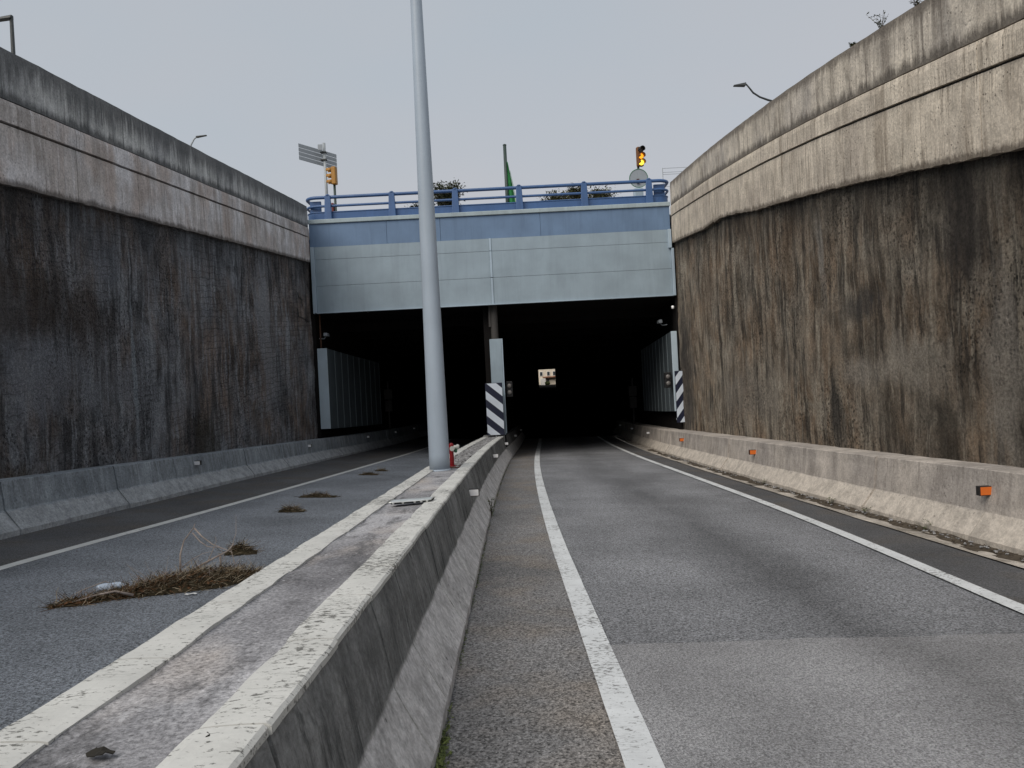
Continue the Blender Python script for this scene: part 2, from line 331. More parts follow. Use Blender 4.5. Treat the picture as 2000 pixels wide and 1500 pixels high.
mat_metal_paint('rail_blue', (0.048, 0.108, 0.25), 0.4, 0.3)
mat_metal_paint('cladding', (0.44, 0.53, 0.60), 0.45, 0.15)
mat_metal_paint('cladding_shade', (0.06, 0.078, 0.09), 0.8, 0.35)  # shade inside the tube put into the panel colour; end trim stays pale
mat_metal_paint('cladding_strip', (0.13, 0.16, 0.175), 0.7, 0.3)
mat_metal_paint('chevron_white', (0.58, 0.64, 0.72), 0.45, 0.12)
mat_metal_paint('chevron_dark', (0.010, 0.013, 0.034), 0.45, 0.1)
mat_metal_paint('pole_paint', (0.36, 0.425, 0.50), 0.42, 0.18, 0.06)
mat_metal_paint('galvanised', (0.32, 0.35, 0.37), 0.4, 0.2)
mat_metal_paint('sign_back', (0.27, 0.30, 0.33), 0.45, 0.2)
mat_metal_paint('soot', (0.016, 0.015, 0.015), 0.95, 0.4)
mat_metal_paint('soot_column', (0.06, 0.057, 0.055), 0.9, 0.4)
mat_plain('dark_steel', (0.035, 0.04, 0.042), 0.5)
mat_plain('green_pole', (0.035, 0.055, 0.05), 0.5)
mat_plain('ochre', (0.36, 0.175, 0.03), 0.45)
mat_plain('ochre_dark', (0.16, 0.06, 0.012), 0.5)
mat_plain('black_plastic', (0.012, 0.012, 0.013), 0.5)
mat_plain('amber_lit', (0.9, 0.35, 0.02), 0.3, emit=((1.0, 0.36, 0.02), 0.9))
mat_plain('yellow_lit', (0.95, 0.7, 0.03), 0.3, emit=((1.0, 0.72, 0.05), 1.6))
mat_plain('lens_dark', (0.10, 0.08, 0.07), 0.25)
mat_plain('lens_grey', (0.16, 0.15, 0.145), 0.3)
mat_plain('flag_green', (0.02, 0.17, 0.045), 0.8, var=0.35, scale=6)
mat_plain('flag_pale', (0.45, 0.55, 0.55), 0.8)
mat_plain('reflector_white', (0.93, 0.93, 0.94), 0.25, 0.6, 0.04)
mat_plain('reflector_orange', (0.66, 0.15, 0.02), 0.3, 0.6, 0.1)
mat_plain('reflector_case', (0.02, 0.018, 0.017), 0.6)
mat_plain('hydrant_red', (0.25, 0.010, 0.015), 0.4, var=0.2)
mat_plain('hydrant_cap', (0.60, 0.62, 0.58), 0.35)
mat_plain('hydrant_green', (0.05, 0.16, 0.09), 0.5)
mat_plain('red_small', (0.12, 0.02, 0.018), 0.5)
mat_plain('tray_metal', (0.70, 0.72, 0.70), 0.28, 0.6, 0.15, metal=0.7, scale=12)
mat_plain('dirt', (0.075, 0.062, 0.048), 0.95, 0.1, 0.4, scale=20, bump=0.6)
mat_plain('stone', (0.24, 0.24, 0.245), 0.9, 0.2, 0.5, scale=9, bump=0.5)
mat_plain('straw_pale', (0.36, 0.305, 0.22), 0.9, 0.1, 0.35, scale=15)
mat_plain('straw_brown', (0.14, 0.10, 0.062), 0.9, 0.1, 0.4, scale=15)
mat_plain('straw_dark', (0.045, 0.036, 0.022), 0.95, 0.1, 0.4, scale=15)
mat_plain('leaf_black', (0.02, 0.018, 0.014), 0.9)
mat_plain('leaf_red', (0.16, 0.085, 0.045), 0.85, 0.1, 0.4, scale=25)
mat_plain('twig', (0.34, 0.29, 0.26), 0.85, 0.15, 0.3, scale=15)
mat_plain('bark', (0.075, 0.06, 0.048), 0.95, 0.1, 0.35, scale=12, bump=0.6)
mat_plain('bottle_plastic', (0.45, 0.53, 0.64), 0.25, 0.6, 0.08)
mat_plain('paper', (0.75, 0.76, 0.76), 0.6, 0.3, 0.1)
def mat_leaf(name, a, b):
    m = NT(name, 0.65, 0.3)
    oi = m.n('ShaderNodeNewGeometry')
    m.color(m.mix(oi.outputs['Random Per Island'], a, b)); return m.m
mat_leaf('leaf_olive', (0.045, 0.055, 0.032), (0.10, 0.11, 0.062))
mat_leaf('leaf_bush', (0.075, 0.085, 0.045), (0.13, 0.13, 0.07))
mat_leaf('leaf_weed', (0.045, 0.07, 0.025), (0.12, 0.13, 0.05))
mat_leaf('moss', (0.05, 0.07, 0.02), (0.13, 0.16, 0.045))
mat_plain('street_ground', (0.20, 0.19, 0.18), 0.95, 0.1, 0.3, scale=1.0)
mat_plain('building_cream', (0.78, 0.70, 0.58), 0.9, 0.1, 0.1)
mat_plain('building_white', (0.82, 0.80, 0.76), 0.9, 0.1, 0.06)
mat_plain('window_glass', (0.05, 0.06, 0.07), 0.1, 0.6)
mat_plain('awning_red', (0.22, 0.10, 0.06), 0.8)
mat_plain('rust', (0.09, 0.05, 0.035), 0.9, 0.1, 0.3, scale=20)

# ------------------------------------------------------------------ mesh helpers
class MB:
    def __init__(self): self.v = []; self.f = []; self.uv = []; self.mi = []
    def vert(self, p, uv=(0, 0)): self.v.append(tuple(p)); self.uv.append(uv); return len(self.v) - 1
    def face(self, idx, mi=0): self.f.append(tuple(idx)); self.mi.append(mi)
    def box(self, lo, hi, mi=0):
        (a, b, c), (d, e, f) = lo, hi
        i = [self.vert(p) for p in ((a, b, c), (d, b, c), (d, e, c), (a, e, c), (a, b, f), (d, b, f), (d, e, f), (a, e, f))]
        for q in ((0, 3, 2, 1), (4, 5, 6, 7), (0, 1, 5, 4), (1, 2, 6, 5), (2, 3, 7, 6), (3, 0, 4, 7)): self.face([i[k] for k in q], mi)
        return self
    def hexa(self, pts, mi=0):      # 8 points: 4 below, 4 above
        i = [self.vert(p) for p in pts]
        for q in ((0, 3, 2, 1), (4, 5, 6, 7), (0, 1, 5, 4), (1, 2, 6, 5), (2, 3, 7, 6), (3, 0, 4, 7)): self.face([i[k] for k in q], mi)
        return self
    def tube(self, pts, rad, n=8, mi=0, caps=True):
        pts = [Vector(p) for p in pts]
        rs = rad if isinstance(rad, (list, tuple)) else [rad] * len(pts)
        rings = []
        up0 = None
        for k, p in enumerate(pts):
            t = (pts[min(k + 1, len(pts) - 1)] - pts[max(k - 1, 0)]).normalized()
            ref = up0 if up0 is not None else (Vector((0, 0, 1)) if abs(t.z) < 0.9 else Vector((1, 0, 0)))
            a = t.cross(ref)
            if a.length < 1e-4: a = t.cross(Vector((0, 1, 0)))
            a.normalize(); b = a.cross(t).normalized(); up0 = b
            rings.append([self.vert(p + (a * math.cos(2 * math.pi * j / n) + b * math.sin(2 * math.pi * j / n)) * rs[k]) for j in range(n)])
        for r0, r1 in zip(rings, rings[1:]):
            for j in range(n): self.face((r0[j], r0[(j + 1) % n], r1[(j + 1) % n], r1[j]), mi)
        if caps: self.face(rings[0][::-1], mi); self.face(rings[-1], mi)
        return self
    def lathe(self, c, prof_, n=20, axis='z', mi=0):
        ax = {'x': 0, 'y': 1, 'z': 2}[axis]; o = [i for i in range(3) if i != ax]
        rings = []
        for r, h in prof_:
            ring = []
            for j in range(n):
                p = [c[0], c[1], c[2]]; a = 2 * math.pi * j / n
                p[o[0]] += r * math.cos(a); p[o[1]] += r * math.sin(a); p[ax] += h
                ring.append(self.vert(p))
            rings.append(ring)
        for r0, r1 in zip(rings, rings[1:]):
            for j in range(n): self.face((r0[j], r0[(j + 1) % n], r1[(j + 1) % n], r1[j]), mi)
        self.face(rings[0][::-1], mi); self.face(rings[-1], mi)
        return self
    def grid(self, fn, us, vs_, mi=0, flip=False):   # fn(u,v) -> (point, uv)
        idx = []
        for u in us:
            row = []
            for v in vs_:
                p, uv = fn(u, v); row.append(self.vert(p, uv))
            idx.append(row)
        for i in range(len(us) - 1):
            for j in range(len(vs_) - 1):
                q = (idx[i][j], idx[i + 1][j], idx[i + 1][j + 1], idx[i][j + 1])
                self.face(q[::-1] if flip else q, mi)
        return self
    def sweep(self, prof_fn, ys, jit=0.0, closed=True, mi=0):   # prof_fn(y) -> list of (x,z,uv_v)
        rings = []
        for y in ys:
            ring = []
            for (x, z, v) in prof_fn(y):
                p = Vector((x, y, z))
                if jit:
                    n3 = noise.noise_vector(p * 2.7) * jit + noise.noise_vector(p * 11) * jit * 0.4
                    p += Vector((n3.x, 0, n3.z))
                ring.append(self.vert(p, (y, v)))
            rings.append(ring)
        n = len(rings[0])
        for r0, r1 in zip(rings, rings[1:]):
            for j in range(n if closed else n - 1): self.face((r0[j], r0[(j + 1) % n], r1[(j + 1) % n], r1[j]), mi)
        if closed: self.face(rings[0][::-1], mi); self.face(rings[-1], mi)
        return self
    def build(self, name, mat, parent=None, smooth=False, fix=True):
        me = bpy.data.meshes.new(name); me.from_pydata(self.v, [], self.f)
        uvl = me.uv_layers.new(name='UVMap')
        li = [0] * len(me.loops); me.loops.foreach_get('vertex_index', li)
        flat = [0.0] * (2 * len(li))
        for k, vi in enumerate(li): flat[2 * k], flat[2 * k + 1] = self.uv[vi]
        uvl.data.foreach_set('uv', flat)
        mats = mat if isinstance(mat, (list, tuple)) else [mat]
        for mm in mats: me.materials.append(MATS[mm])
        me.polygons.foreach_set('material_index', self.mi)
        if smooth: me.polygons.foreach_set('use_smooth', [True] * len(me.polygons))
        if fix and len(self.f) < 20000:
            bm = bmesh.new(); bm.from_mesh(me); bmesh.ops.recalc_face_normals(bm, faces=bm.faces); bm.to_mesh(me); bm.free()
        me.update()
        o = bpy.data.objects.new(name, me); COL.objects.link(o)
        if parent is not None: o.parent = parent; o.matrix_parent_inverse = parent.matrix_world.inverted()
        return o
def tag(o, label=None, cat=None, group=None, kind=None):
    if label: o['label'] = label
    if cat: o['category'] = cat
    if group: o['group'] = group
    if kind: o['kind'] = kind
    return o
def thing(name, loc, label, cat, group=None):
    o = bpy.data.objects.new(name, None); COL.objects.link(o); o.location = loc; o.empty_display_size = 0.2
    o.matrix_world = Matrix.Translation(loc)
    return tag(o, label, cat, group)
def bevel(o, w=0.01, seg=2):
    b = o.modifiers.new('bevel', 'BEVEL'); b.width = w; b.segments = seg; b.limit_method = 'ANGLE'; b.angle_limit = R(40)
    return o
def frange(a, b, step):
    n = max(1, int(round((b - a) / step))); return [a + (b - a) * i / n for i in range(n + 1)]
def copy_tree(o, delta, parent=None):
    c = o.copy(); COL.objects.link(c)
    if parent is None: c.matrix_world = Matrix.Translation(delta) @ o.matrix_world
    else: c.parent = parent
    for ch in list(o.children): copy_tree(ch, delta, c)
    return c

# ------------------------------------------------------------------ road strips (structure)
YS = frange(-60, 27.5, 1.25) + frange(29, 44, 2.5)
def xl_line(y): return lerp_tab([(-60, -5.6), (8, -5.43), (12.5, -5.1), (20, -4.85), (33.4, -4.02), (60, -2.9), (180, 2.1)], y)
XL = smooth_tab([(-60, -5.6), (8, -5.43), (12.5, -5.12), (20, -4.72), (33.4, -4.05), (60, -2.9), (180, 2.1)])
XR1 = lambda y: 0.46 + bend(y) + 0.05 * min(max((9 - y) / 6, 0), 1)
XR2 = smooth_tab([(-60, 3.5), (0, 3.5), (5.7, 3.72), (9, 3.92), (12.4, 4.02), (25, 4.1), (34.6, 4.33), (60, 5.4), (180, 10.45)])
GUT = lambda y: xbr(y) - 0.36
YT = frange(44, 176, 2.5)
def strip(name, mat, xa, xb_, n, dz=0.0, ys=YS):
    def fn(y, t):
        a, b = xa(y), xb_(y); x = a + (b - a) * t
        return (x, y, zr(x, y) + dz), (x - bend(y), y)
    o = MB().grid(fn, ys, [i / n for i in range(n + 1)], flip=True).build(name, mat, fix=False)
    return o
tag(strip('road_shoulder', 'asphalt_shoulder', lambda y: xbl(y) - 0.15, XL, 3), kind='structure')
tag(strip('road_lane', 'asphalt_left_lane', XL, lambda y: xm(y), 5), kind='structure')
tag(strip('road_inner_shoulder', 'asphalt_inner', lambda y: xm(y), XR1, 4), kind='structure')
tag(strip('road_lane', 'asphalt_right_lane', XR1, XR2, 5), kind='structure')
tag(strip('road_shoulder', 'asphalt_shoulder', XR2, GUT, 2), kind='structure')
tag(strip('tunnel_road', 'asphalt_tunnel_shade', lambda y: -7.6 + tunnel(y), lambda y: 6.7 + tunnel(y), 8, ys=YT), kind='structure')
def gfn(y, t):
    a, b = GUT(y), xbr(y) + 0.12; x = a + (b - a) * t
    d = noise.noise(Vector((x * 3, y * 2, 0))) * 0.012 - 0.02 * math.sin(math.pi * t) if 0 < t < 1 else 0
    w = noise.noise(Vector((0, y * 0.9, 3))) * 0.03 if t == 0 else 0
    return (x + w, y, zr(x, y) + 0.012 + d), (x, y)
for (a, b) in ((-60, 15.35), (15.6, 44)):
    dx = 0.0 if a < 0 else 0.10
    g = MB().grid(lambda y, t: ((gfn(y, t)[0][0] + (dx * (1 - t) if False else 0), *gfn(y, t)[0][1:]), gfn(y, t)[1]), frange(a, b, 0.25), [0, .15, .35, .55, .75, 1], flip=True)
    tag(g.build('gutter', 'gutter_concrete', fix=False, smooth=True), kind='structure')
# fresh surfacing in the foreground of the right lane
def pfn(y, t):
    a, b = 0.50, XR2(y) - 0.04; x = a + (b - a) * t
    yy = y + (0.05 * noise.noise(Vector((x * 1.3, 0, 7))) + 0.02 * noise.noise(Vector((x * 7, 0, 7))) - 0.08 * t if y > 5.1 else 0)
    return (x, yy, zr(x, yy) + 0.012), (x, y)
tag(MB().grid(pfn, frange(-60, 0, 2) + frange(0.2, 5.27, 0.2), [i / 24 for i in range(25)], flip=True).build('road_resurfacing', 'asphalt_patch', fix=False), kind='structure')
# painted lines
def line(name, label, centre, width, mat, ya, yb, dz):
    def fn(y, t):
        x = centre(y) + (t - 0.5) * width + (0.006 * noise.noise(Vector((t * 5, y * 6, 0))) if t in (0, 1) else 0)
        return (x, y, zr(x, y) + dz), (x, y)
    o = MB().grid(fn, frange(ya, yb, 0.22), [0, 0.25, 0.5, 0.75, 1], flip=True).build(name, mat, fix=False)
    return tag(o, kind='structure')
line('lane_line', '', XR1, 0.175, 'line_paint', -20, 43.9, 0.017)
line('lane_line', '', XR2, 0.15, 'line_paint', -20, 43.9, 0.017)
line('lane_line', '', XL, 0.14, 'line_paint_left', -20, 43.9, 0.005)

# ------------------------------------------------------------------ ground at street level
def side_ground(x0, x1, top, name):
    def fn(y, t): return ((x0(y) + (x1 - x0(y)) * t, y, top(y) - 1.0), (0, 0))
    tag(MB().grid(fn, frange(-300, -62, 60) + frange(-60, 28.1, 4), [0, 0.02, 0.1, 1], flip=x1 > 0).build(name, 'street_ground', fix=False), kind='structure')
side_ground(lambda y: -7.5, -400, wall_left_top, 'street_ground')
side_ground(lambda y: xwr(y) + 0.4, 400, wall_right_top, 'street_ground')
tag(MB().box((-400, 27.95, 7.2), (400, 151, 7.45)).build('street_ground', 'street_ground'), kind='structure')
def lowfn(y, t): return ((-400 + 800 * t, y, prof(y) - 0.6), (0, 0))
tag(MB().grid(lowfn, [151.2, 160, 172, 190, 400, 1200], [0, 0.5, 1], flip=True).build('ground', 'street_ground', fix=False), kind='structure')
def backfn(y, t): return ((-400 + 800 * t, y, prof(y) - 0.6), (0, 0))
tag(MB().grid(backfn, [-600, -300, -150, -60, 0, 28], [0, 0.5, 1], flip=True).build('ground', 'street_ground', fix=False), kind='structure')

# ------------------------------------------------------------------ retaining walls
def retaining(side, xw, top, H, mats, joints, label):
    s = -1 if side == 'l' else 1                 # +1: solid lies towards +x
    root = thing('retaining_wall', (xw(14), 14, zr(xw(14), 14)), label, 'wall')
    lower = mats[2]
    def lf(y, t):
        zt, zb = top(y) - H + 0.12, zr(xw(y), y) - 0.3
        z = zt + (zb - zt) * t; p = Vector((0, y, z))
        d = 0.10 + 0.035 * noise.noise(p * 0.8) + 0.018 * noise.noise(p * 3.1) + 0.012 * noise.noise(p * 9.0)
        # bulges left by the excavated soil
        d -= 0.05 * max(0, noise.noise(Vector((3, y * 0.7, z * 0.35)) + Vector((s * 5, 0, 0))))
        return (xw(y) + s * d, y, z), (y, zt - z)
    near = frange(4, 27.6, 0.075); far = frange(-60, 3.5, 0.8)
    MB().grid(lf, far + near, [i / 60 for i in range(61)], flip=s > 0).build('rough_face', lower, root, smooth=True, fix=False)
    def prism(name, mat, ya, yb, t0, t1, proud, depth, ragged=0.0, jit=0.004, step=0.22):
        """a cast length of coping between t0 and t1 metres below the top; proud = metres in front of the wall line"""
        def pf(y):
            x = xw(y) - s * proud; zt = top(y)
            rb = ragged * (0.3 * noise.noise(Vector((s * 3, y * 1.1, 0))) + 0.5 * noise.noise(Vector((s, y * 4.5, 4))) + 0.6 * noise.noise(Vector((s, y * 12, 4)))) if ragged else 0
            # big spall on the right wall
            if ragged and s > 0 and 17.7 < y < 22.7: rb += 0.11 * math.sin((y - 17.7) / 5 * math.pi) * (1 + 0.6 * noise.noise(Vector((0, y * 5, 1))))
            q = [(x, zt - t1 + rb, t1)]
            for k in range(1, 4): f = k / 4; q.append((x, zt - (t1 - rb) + (t1 - rb - t0) * f, t1 + (t0 - t1) * f))
            q += [(x + s * 0.015, zt - t0, t0), (x + s * depth, zt - t0, t0), (x + s * depth, zt - t1 + rb, t1)]
            return q
        return MB().sweep(pf, frange(ya, yb, step), jit).build(name, mat, root)
    crack, groove = 0.385 * H, 0.545 * H
    gap = 0.018
    for (a, b) in zip(joints, joints[1:]):
        st = 0.9 if b < 2 else 0.22
        prism('coping_beam', mats[1], a + gap / 2, b - gap / 2, groove + 0.035, H, 0.0, 0.42, ragged=0.034, step=0.9 if b < 2 else 0.1)
        prism('coping_band', mats[1], a + gap / 2, b - gap / 2, crack, groove, 0.012, 0.42, step=st)
    pj = joints[::2] if joints[-1] in joints[::2] else joints[::2] + [joints[-1]]
    for (a, b) in zip(pj, pj[1:]):
        st = 0.9 if b < 2 else 0.22
        prism('parapet', mats[0], a + 0.004, b - 0.004, 0.0, crack - 0.018, -0.01, 0.34, jit=0.009, step=st)
    # what shows in the groove
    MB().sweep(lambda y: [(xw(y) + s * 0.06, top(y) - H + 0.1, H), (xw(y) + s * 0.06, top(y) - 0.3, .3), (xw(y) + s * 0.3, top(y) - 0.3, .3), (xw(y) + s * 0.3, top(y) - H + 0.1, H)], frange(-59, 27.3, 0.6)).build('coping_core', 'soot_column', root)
    return root
wl = retaining('l', xwl, wall_left_top, 2.0, ('coping_left_parapet', 'coping_left_beam', 'rough_wall_left'),
               [-60, -40, -22, -8.6, -4.3, 0, 4.3, 8.6, 12.9, 15.05, 19.3, 23.7, 27.44], 'long left retaining wall, dark cool stained concrete under a pale coping')
wr = retaining('r', xwr, wall_right_top, 2.16, ('coping_right_parapet', 'coping_right_beam', 'rough_wall_right'),
               [-60, -40, -20, -8.8, 0, 8.84, 17.6, 27.44], 'right retaining wall, brown streaked concrete under a beige board marked coping')

# ------------------------------------------------------------------ side barriers
def side_barrier(side, seg, h, mat, label, y0=-20, y1=47):
    s = -1 if side == 'l' else 1
    xb = xbl if s < 0 else xbr
    root = thing('concrete_barrier', (xb(14), 14, zr(xb(14), 14)), label, 'barrier')
    def back(y):
        if y < PORTAL: return (xwl(y) - 0.25) if s < 0 else (xwr(y) + 0.25)
        return (-7.3 + tunnel(y)) if s < 0 else (6.3 + tunnel(y))
    def pf(y):
        x = xb(y); z = zr(x, y)
        q = [(x, z - 0.2, h + .2), (x, z + 0.07, h - .07), (x + s * 0.095, z + 0.2, h - .2), (x + s * 0.19, z + 0.33, h - .33), (x + s * 0.21, z + 0.5, h - .5), (x + s * 0.232, z + 0.66, .1), (x + s * 0.24, z + h - 0.012, 0.01), (x + s * 0.252, z + h, 0), (back(y), z + h, 0), (back(y), z - 0.2, h + .2)]
        return q
    y = y0; k = 0
    while y < y1:
        e = y + seg * (1 + 0.06 * math.sin(k * 2.3))
        dx = 0.012 * math.sin(k * 4.1)
        o = MB().sweep(lambda yy: [(a + dx, b, c) for a, b, c in pf(yy)], frange(y + 0.013, e - 0.013, 0.3 if y > 4 else 1.0), 0.006).build('barrier_segment', mat, root)
        y = e; k += 1
    return root
side_barrier('l', 3.0, 0.72, 'barrier_left', 'blue grey concrete barrier along the foot of the left retaining wall')
side_barrier('r', 2.6, 0.80, 'barrier_right', 'beige concrete barrier along the foot of the right retaining wall')

# ------------------------------------------------------------------ median
med = thing('median_barrier', (xm(10), 10, zr(xm(10), 10)), 'double concrete median barrier with white painted edges between the carriageways', 'barrier')
def med_prof(s, dx=0.0):
    def pf(y):
        c = xm(y); zb = prof(y)
        zf = zr(c + s * 0.63, y)
        P = [(0.63, zf - 0.15), (0.63, zf + 0.07), (0.57, zf + 0.17), (0.505, zf + 0.29), (0.46, zf + 0.38), (0.435, zb + 0.5), (0.405, zb + 0.65), (0.372, zb + 0.772), (0.19, zb + 0.772), (0.19, zf - 0.15)]
        return [(c + s * (a + dx), z, 0.8 - (z - zb)) for a, z in P]
    return pf
def cap_prof(s, dx=0.0):
    def pf(y):
        c = xm(y); zb = prof(y)
        w = 0.006 * noise.noise(Vector((s * 2, y * 3.1, 0))) + 0.004 * noise.noise(Vector((s * 2, y * 11, 5)))
        P = [(0.378, zb + 0.774), (0.378, zb + 0.796), (0.366, zb + 0.806), (0.30, zb + 0.808), (0.215, zb + 0.806), (0.186 + w, zb + 0.802), (0.186 + w, zb + 0.73)]
        return [(c + s * (a + dx), z, 0) for a, z in P]
    return pf
for s in (1, -1):
    y = -3.0; k = 0
    while y < 27.2:
        e = min(y + 0.72 * (1 + 0.1 * math.sin(k * 1.9 + s)), 27.3)
        dx = 0.003 * math.sin(k * 3.7 + s)
        b_ = MB().sweep(med_prof(s, dx), frange(y + 0.007, e - 0.007, 0.12 if s > 0 and y < 12 else 0.24), 0.006 if s > 0 else 0.003).build('barrier_segment', 'barrier_median', med)
        MB().sweep(cap_prof(s, dx), frange(y + 0.005, e - 0.005, 0.06 if y < 8 else 0.2), 0.006).build('painted_cap', 'cap_paint', b_)
        y = e; k += 1
    MB().sweep(med_prof(s), frange(27.95, 46, 1.0)).build('barrier_segment', 'barrier_median', med)
def fillfn(y, t):
    x = xm(y) + (t - 0.5) * 0.40; p = Vector((x, y, 0))
    return (x, y, prof(y) + 0.785 + 0.008 * noise.noise(p * 3) + 0.005 * noise.noise(p * 12) + (0.012 if abs(t - .5) > .45 else 0)), (x, y)
MB().grid(fillfn, frange(-3, 12.2, 0.05), [i / 12 for i in range(13)], flip=True).build('concrete_fill', 'median_fill', med, smooth=True, fix=False)
def fill2(y, t):
    x = xm(y) + (t - 0.5) * 0.40
    return (x, y, prof(y) + 0.755), (x, y)
MB().grid(fill2, frange(12.2, 27.3, 0.4), [0, 0.5, 1], flip=True).build('earth_fill', 'dirt', med, fix=False)
rub = MB()
ICO = None
def stone_into(mb, p, r, flat=0.6, mi=0):
    bm = bmesh.new(); bmesh.ops.create_icosphere(bm, subdivisions=1, radius=r)
    sx, sy, sz = random.uniform(.7, 1.4), random.uniform(.7, 1.4), flat * random.uniform(.7, 1.2)
    a = random.uniform(0, 6.3); off = len(mb.v)
    for v in bm.verts:
        k = 1 + 0.25 * random.uniform(-1, 1)
        x, y_, z = v.co.x * sx * k, v.co.y * sy * k, v.co.z * sz * k
        mb.vert((p[0] + x * math.cos(a) - y_ * math.sin(a), p[1] + x * math.sin(a) + y_ * math.cos(a), p[2] + z))
    for f in bm.faces: mb.face([off + v.index for v in f.verts], mi)
    bm.free()
for i in range(1500):
    y = random.uniform(12.3, 27.25)
    stone_into(rub, (xm(y) + random.uniform(-0.18, 0.18), y, prof(y) + 0.765 + random.uniform(0, 0.02)), random.uniform(0.012, 0.042))
tag(rub.build('rubble_fill', 'stone', med, fix=False), kind='stuff')

# ------------------------------------------------------------------ bridge portal
br = thing('bridge_portal', (-0.5, PORTAL, zr(-0.5, PORTAL)), 'grey panelled bridge fascia with a blue top beam over the tunnel mouth', 'bridge')
XA, XB = -6.93, 5.93
bevel(MB().box((XA - 0.06, 27.46, 7.66), (XB + 0.02, 27.98, 7.81)).build('edge_lip', 'lip_concrete', br), 0.02)
for (a, b) in ((XA - 0.04, -4.2), (-4.2, -2.28), (-2.28, 1.3), (1.3, XB)):
    bevel(MB().box((a + 0.004, 27.52, 6.83), (b - 0.004, 27.95, 7.657)).build('blue_beam', 'blue_beam', br), 0.006)
VJ = -0.53
for (a, b) in ((XA + 0.13, VJ - 0.045), (VJ + 0.045, XB - 0.03)):
    for (z0, z1) in ((4.49, 5.425), (5.435, 6.37), (6.38, 6.826)):
        o = MB()
        n = 10
        def pn(x, z):
            return ((x, 27.50 + 0.006 * noise.noise(Vector((x * 0.9, 0, z * 1.1))), z), (x, z))
        xs = [a + (b - a) * i / n for i in range(n + 1)]; zs = [z0 + (z1 - z0) * i / 3 for i in range(4)]
        o.grid(pn, xs, zs)
        o.box((a, 27.53, z0), (b, 27.56, z1))
        # folded edges
        o.box((a, 27.502, z0), (b, 27.53, z0 + 0.006)); o.box((a, 27.502, z1 - 0.006), (b, 27.53, z1))
        o.build('fascia_panel', 'panel_grey', br, fix=False)
MB().box((XA + 0.08, 27.60, 4.50), (XB, 27.9, 6.82)).build('fascia_backing', 'soot', br)
for (z0, z1) in ((4.47, 5.42), (5.44, 6.37), (6.385, 6.83)):
    bevel(MB().box((VJ - 0.04, 27.475, z0), (VJ + 0.04, 27.53, z1)).build('cover_strip', 'panel_trim', br), 0.008)
bevel(MB().box((XA - 0.01, 27.43, 4.46), (XA + 0.125, 27.7, 6.825)).build('edge_trim', 'panel_trim', br), 0.01)
bevel(MB().box((XB - 0.12, 27.40, 6.16), (XB + 0.0, 27.5, 6.825)).build('edge_trim', 'panel_trim', br), 0.01)
bevel(MB().box((XB - 0.025, 27.42, 4.46), (XB + 0.07, 27.7, 6.15)).build('edge_trim', 'panel_trim', br), 0.01)
MB().box((XA + 0.13, 27.44, 4.455), (XB - 0.03, 27.62, 4.488)).build('drip_edge', 'panel_trim', br)
for x in (-5.0, -2.9, 1.6, 3.7):
    MB().box((x - 0.03, 27.46, 4.42), (x + 0.03, 27.52, 4.4545)).build('bracket', 'dark_steel', br)

# blue guardrail
gr = thing('guardrail', (-0.5, 27.75, 7.81), 'blue steel guardrail with six posts along the top of the bridge', 'railing')
def rail_path(z, yf=27.74, x0=-7.12, x1=6.02, r=0.42):
    pts = []
    pts.append((x0, 30.5, z))
    for k in range(0, 7):
        a = math.pi + (math.pi / 2) * k / 6
        pts.append((x0 + r + r * math.cos(a), yf + r + r * math.sin(a), z))
    for x in (-4, -2, 0, 2, 4): pts.append((x, yf, z))
    for k in range(0, 7):
        a = -math.pi / 2 + (math.pi / 2) * k / 6
        pts.append((x1 - r + r * math.cos(a), yf + r + r * math.sin(a), z))
    pts.append((x1, 30.5, z))
    return pts
for z, r in ((8.645, 0.06), (8.33, 0.045)):
    MB().tube(rail_path(z), r, 10).build('rail', 'rail_blue', gr, smooth=True)
pl = MB(); pts = rail_path(0, 27.76)
def plfn(k, t): return ((pts[k][0], pts[k][1], 7.815 + 0.30 * t), (0, 0))
pl.grid(plfn, range(len(pts)), [0, 0.1, 0.9, 1]); kp = pl.build('kick_plate', 'rail_blue', gr)
so = kp.modifiers.new('solid', 'SOLIDIFY'); so.thickness = 0.02
MB().tube([(p[0], p[1], 8.12) for p in rail_path(0, 27.76)], 0.022, 8).build('plate_edge', 'rail_blue', gr, smooth=True)
for x in (-6.28, -3.98, -1.70, 0.60, 2.94, 5.27):
    mb = MB()
    w0, w1 = 0.135, 0.10
    mb.hexa([(x - w0, 27.60, 7.811), (x + w0, 27.60, 7.811), (x + w0, 27.78, 7.811), (x - w0, 27.78, 7.811), (x - w1, 27.64, 8.70), (x + w1, 27.64, 8.70), (x + w1, 27.74, 8.70), (x - w1, 27.74, 8.70)])
    p = bevel(mb.build('post', 'rail_blue', gr), 0.02, 3)
    MB().lathe((x, 27.69, 8.70), [(0.075, 0), (0.06, 0.03), (0.02, 0.045)], 12).build('post_cap', 'rail_blue', p)
for x in (-6.82, 5.62):
    bevel(MB().box((x - 0.05 - 0.1, 27.86, 7.81), (x + 0.25, 27.95, 8.55)).build('end_plate', 'rail_blue', gr), 0.02)

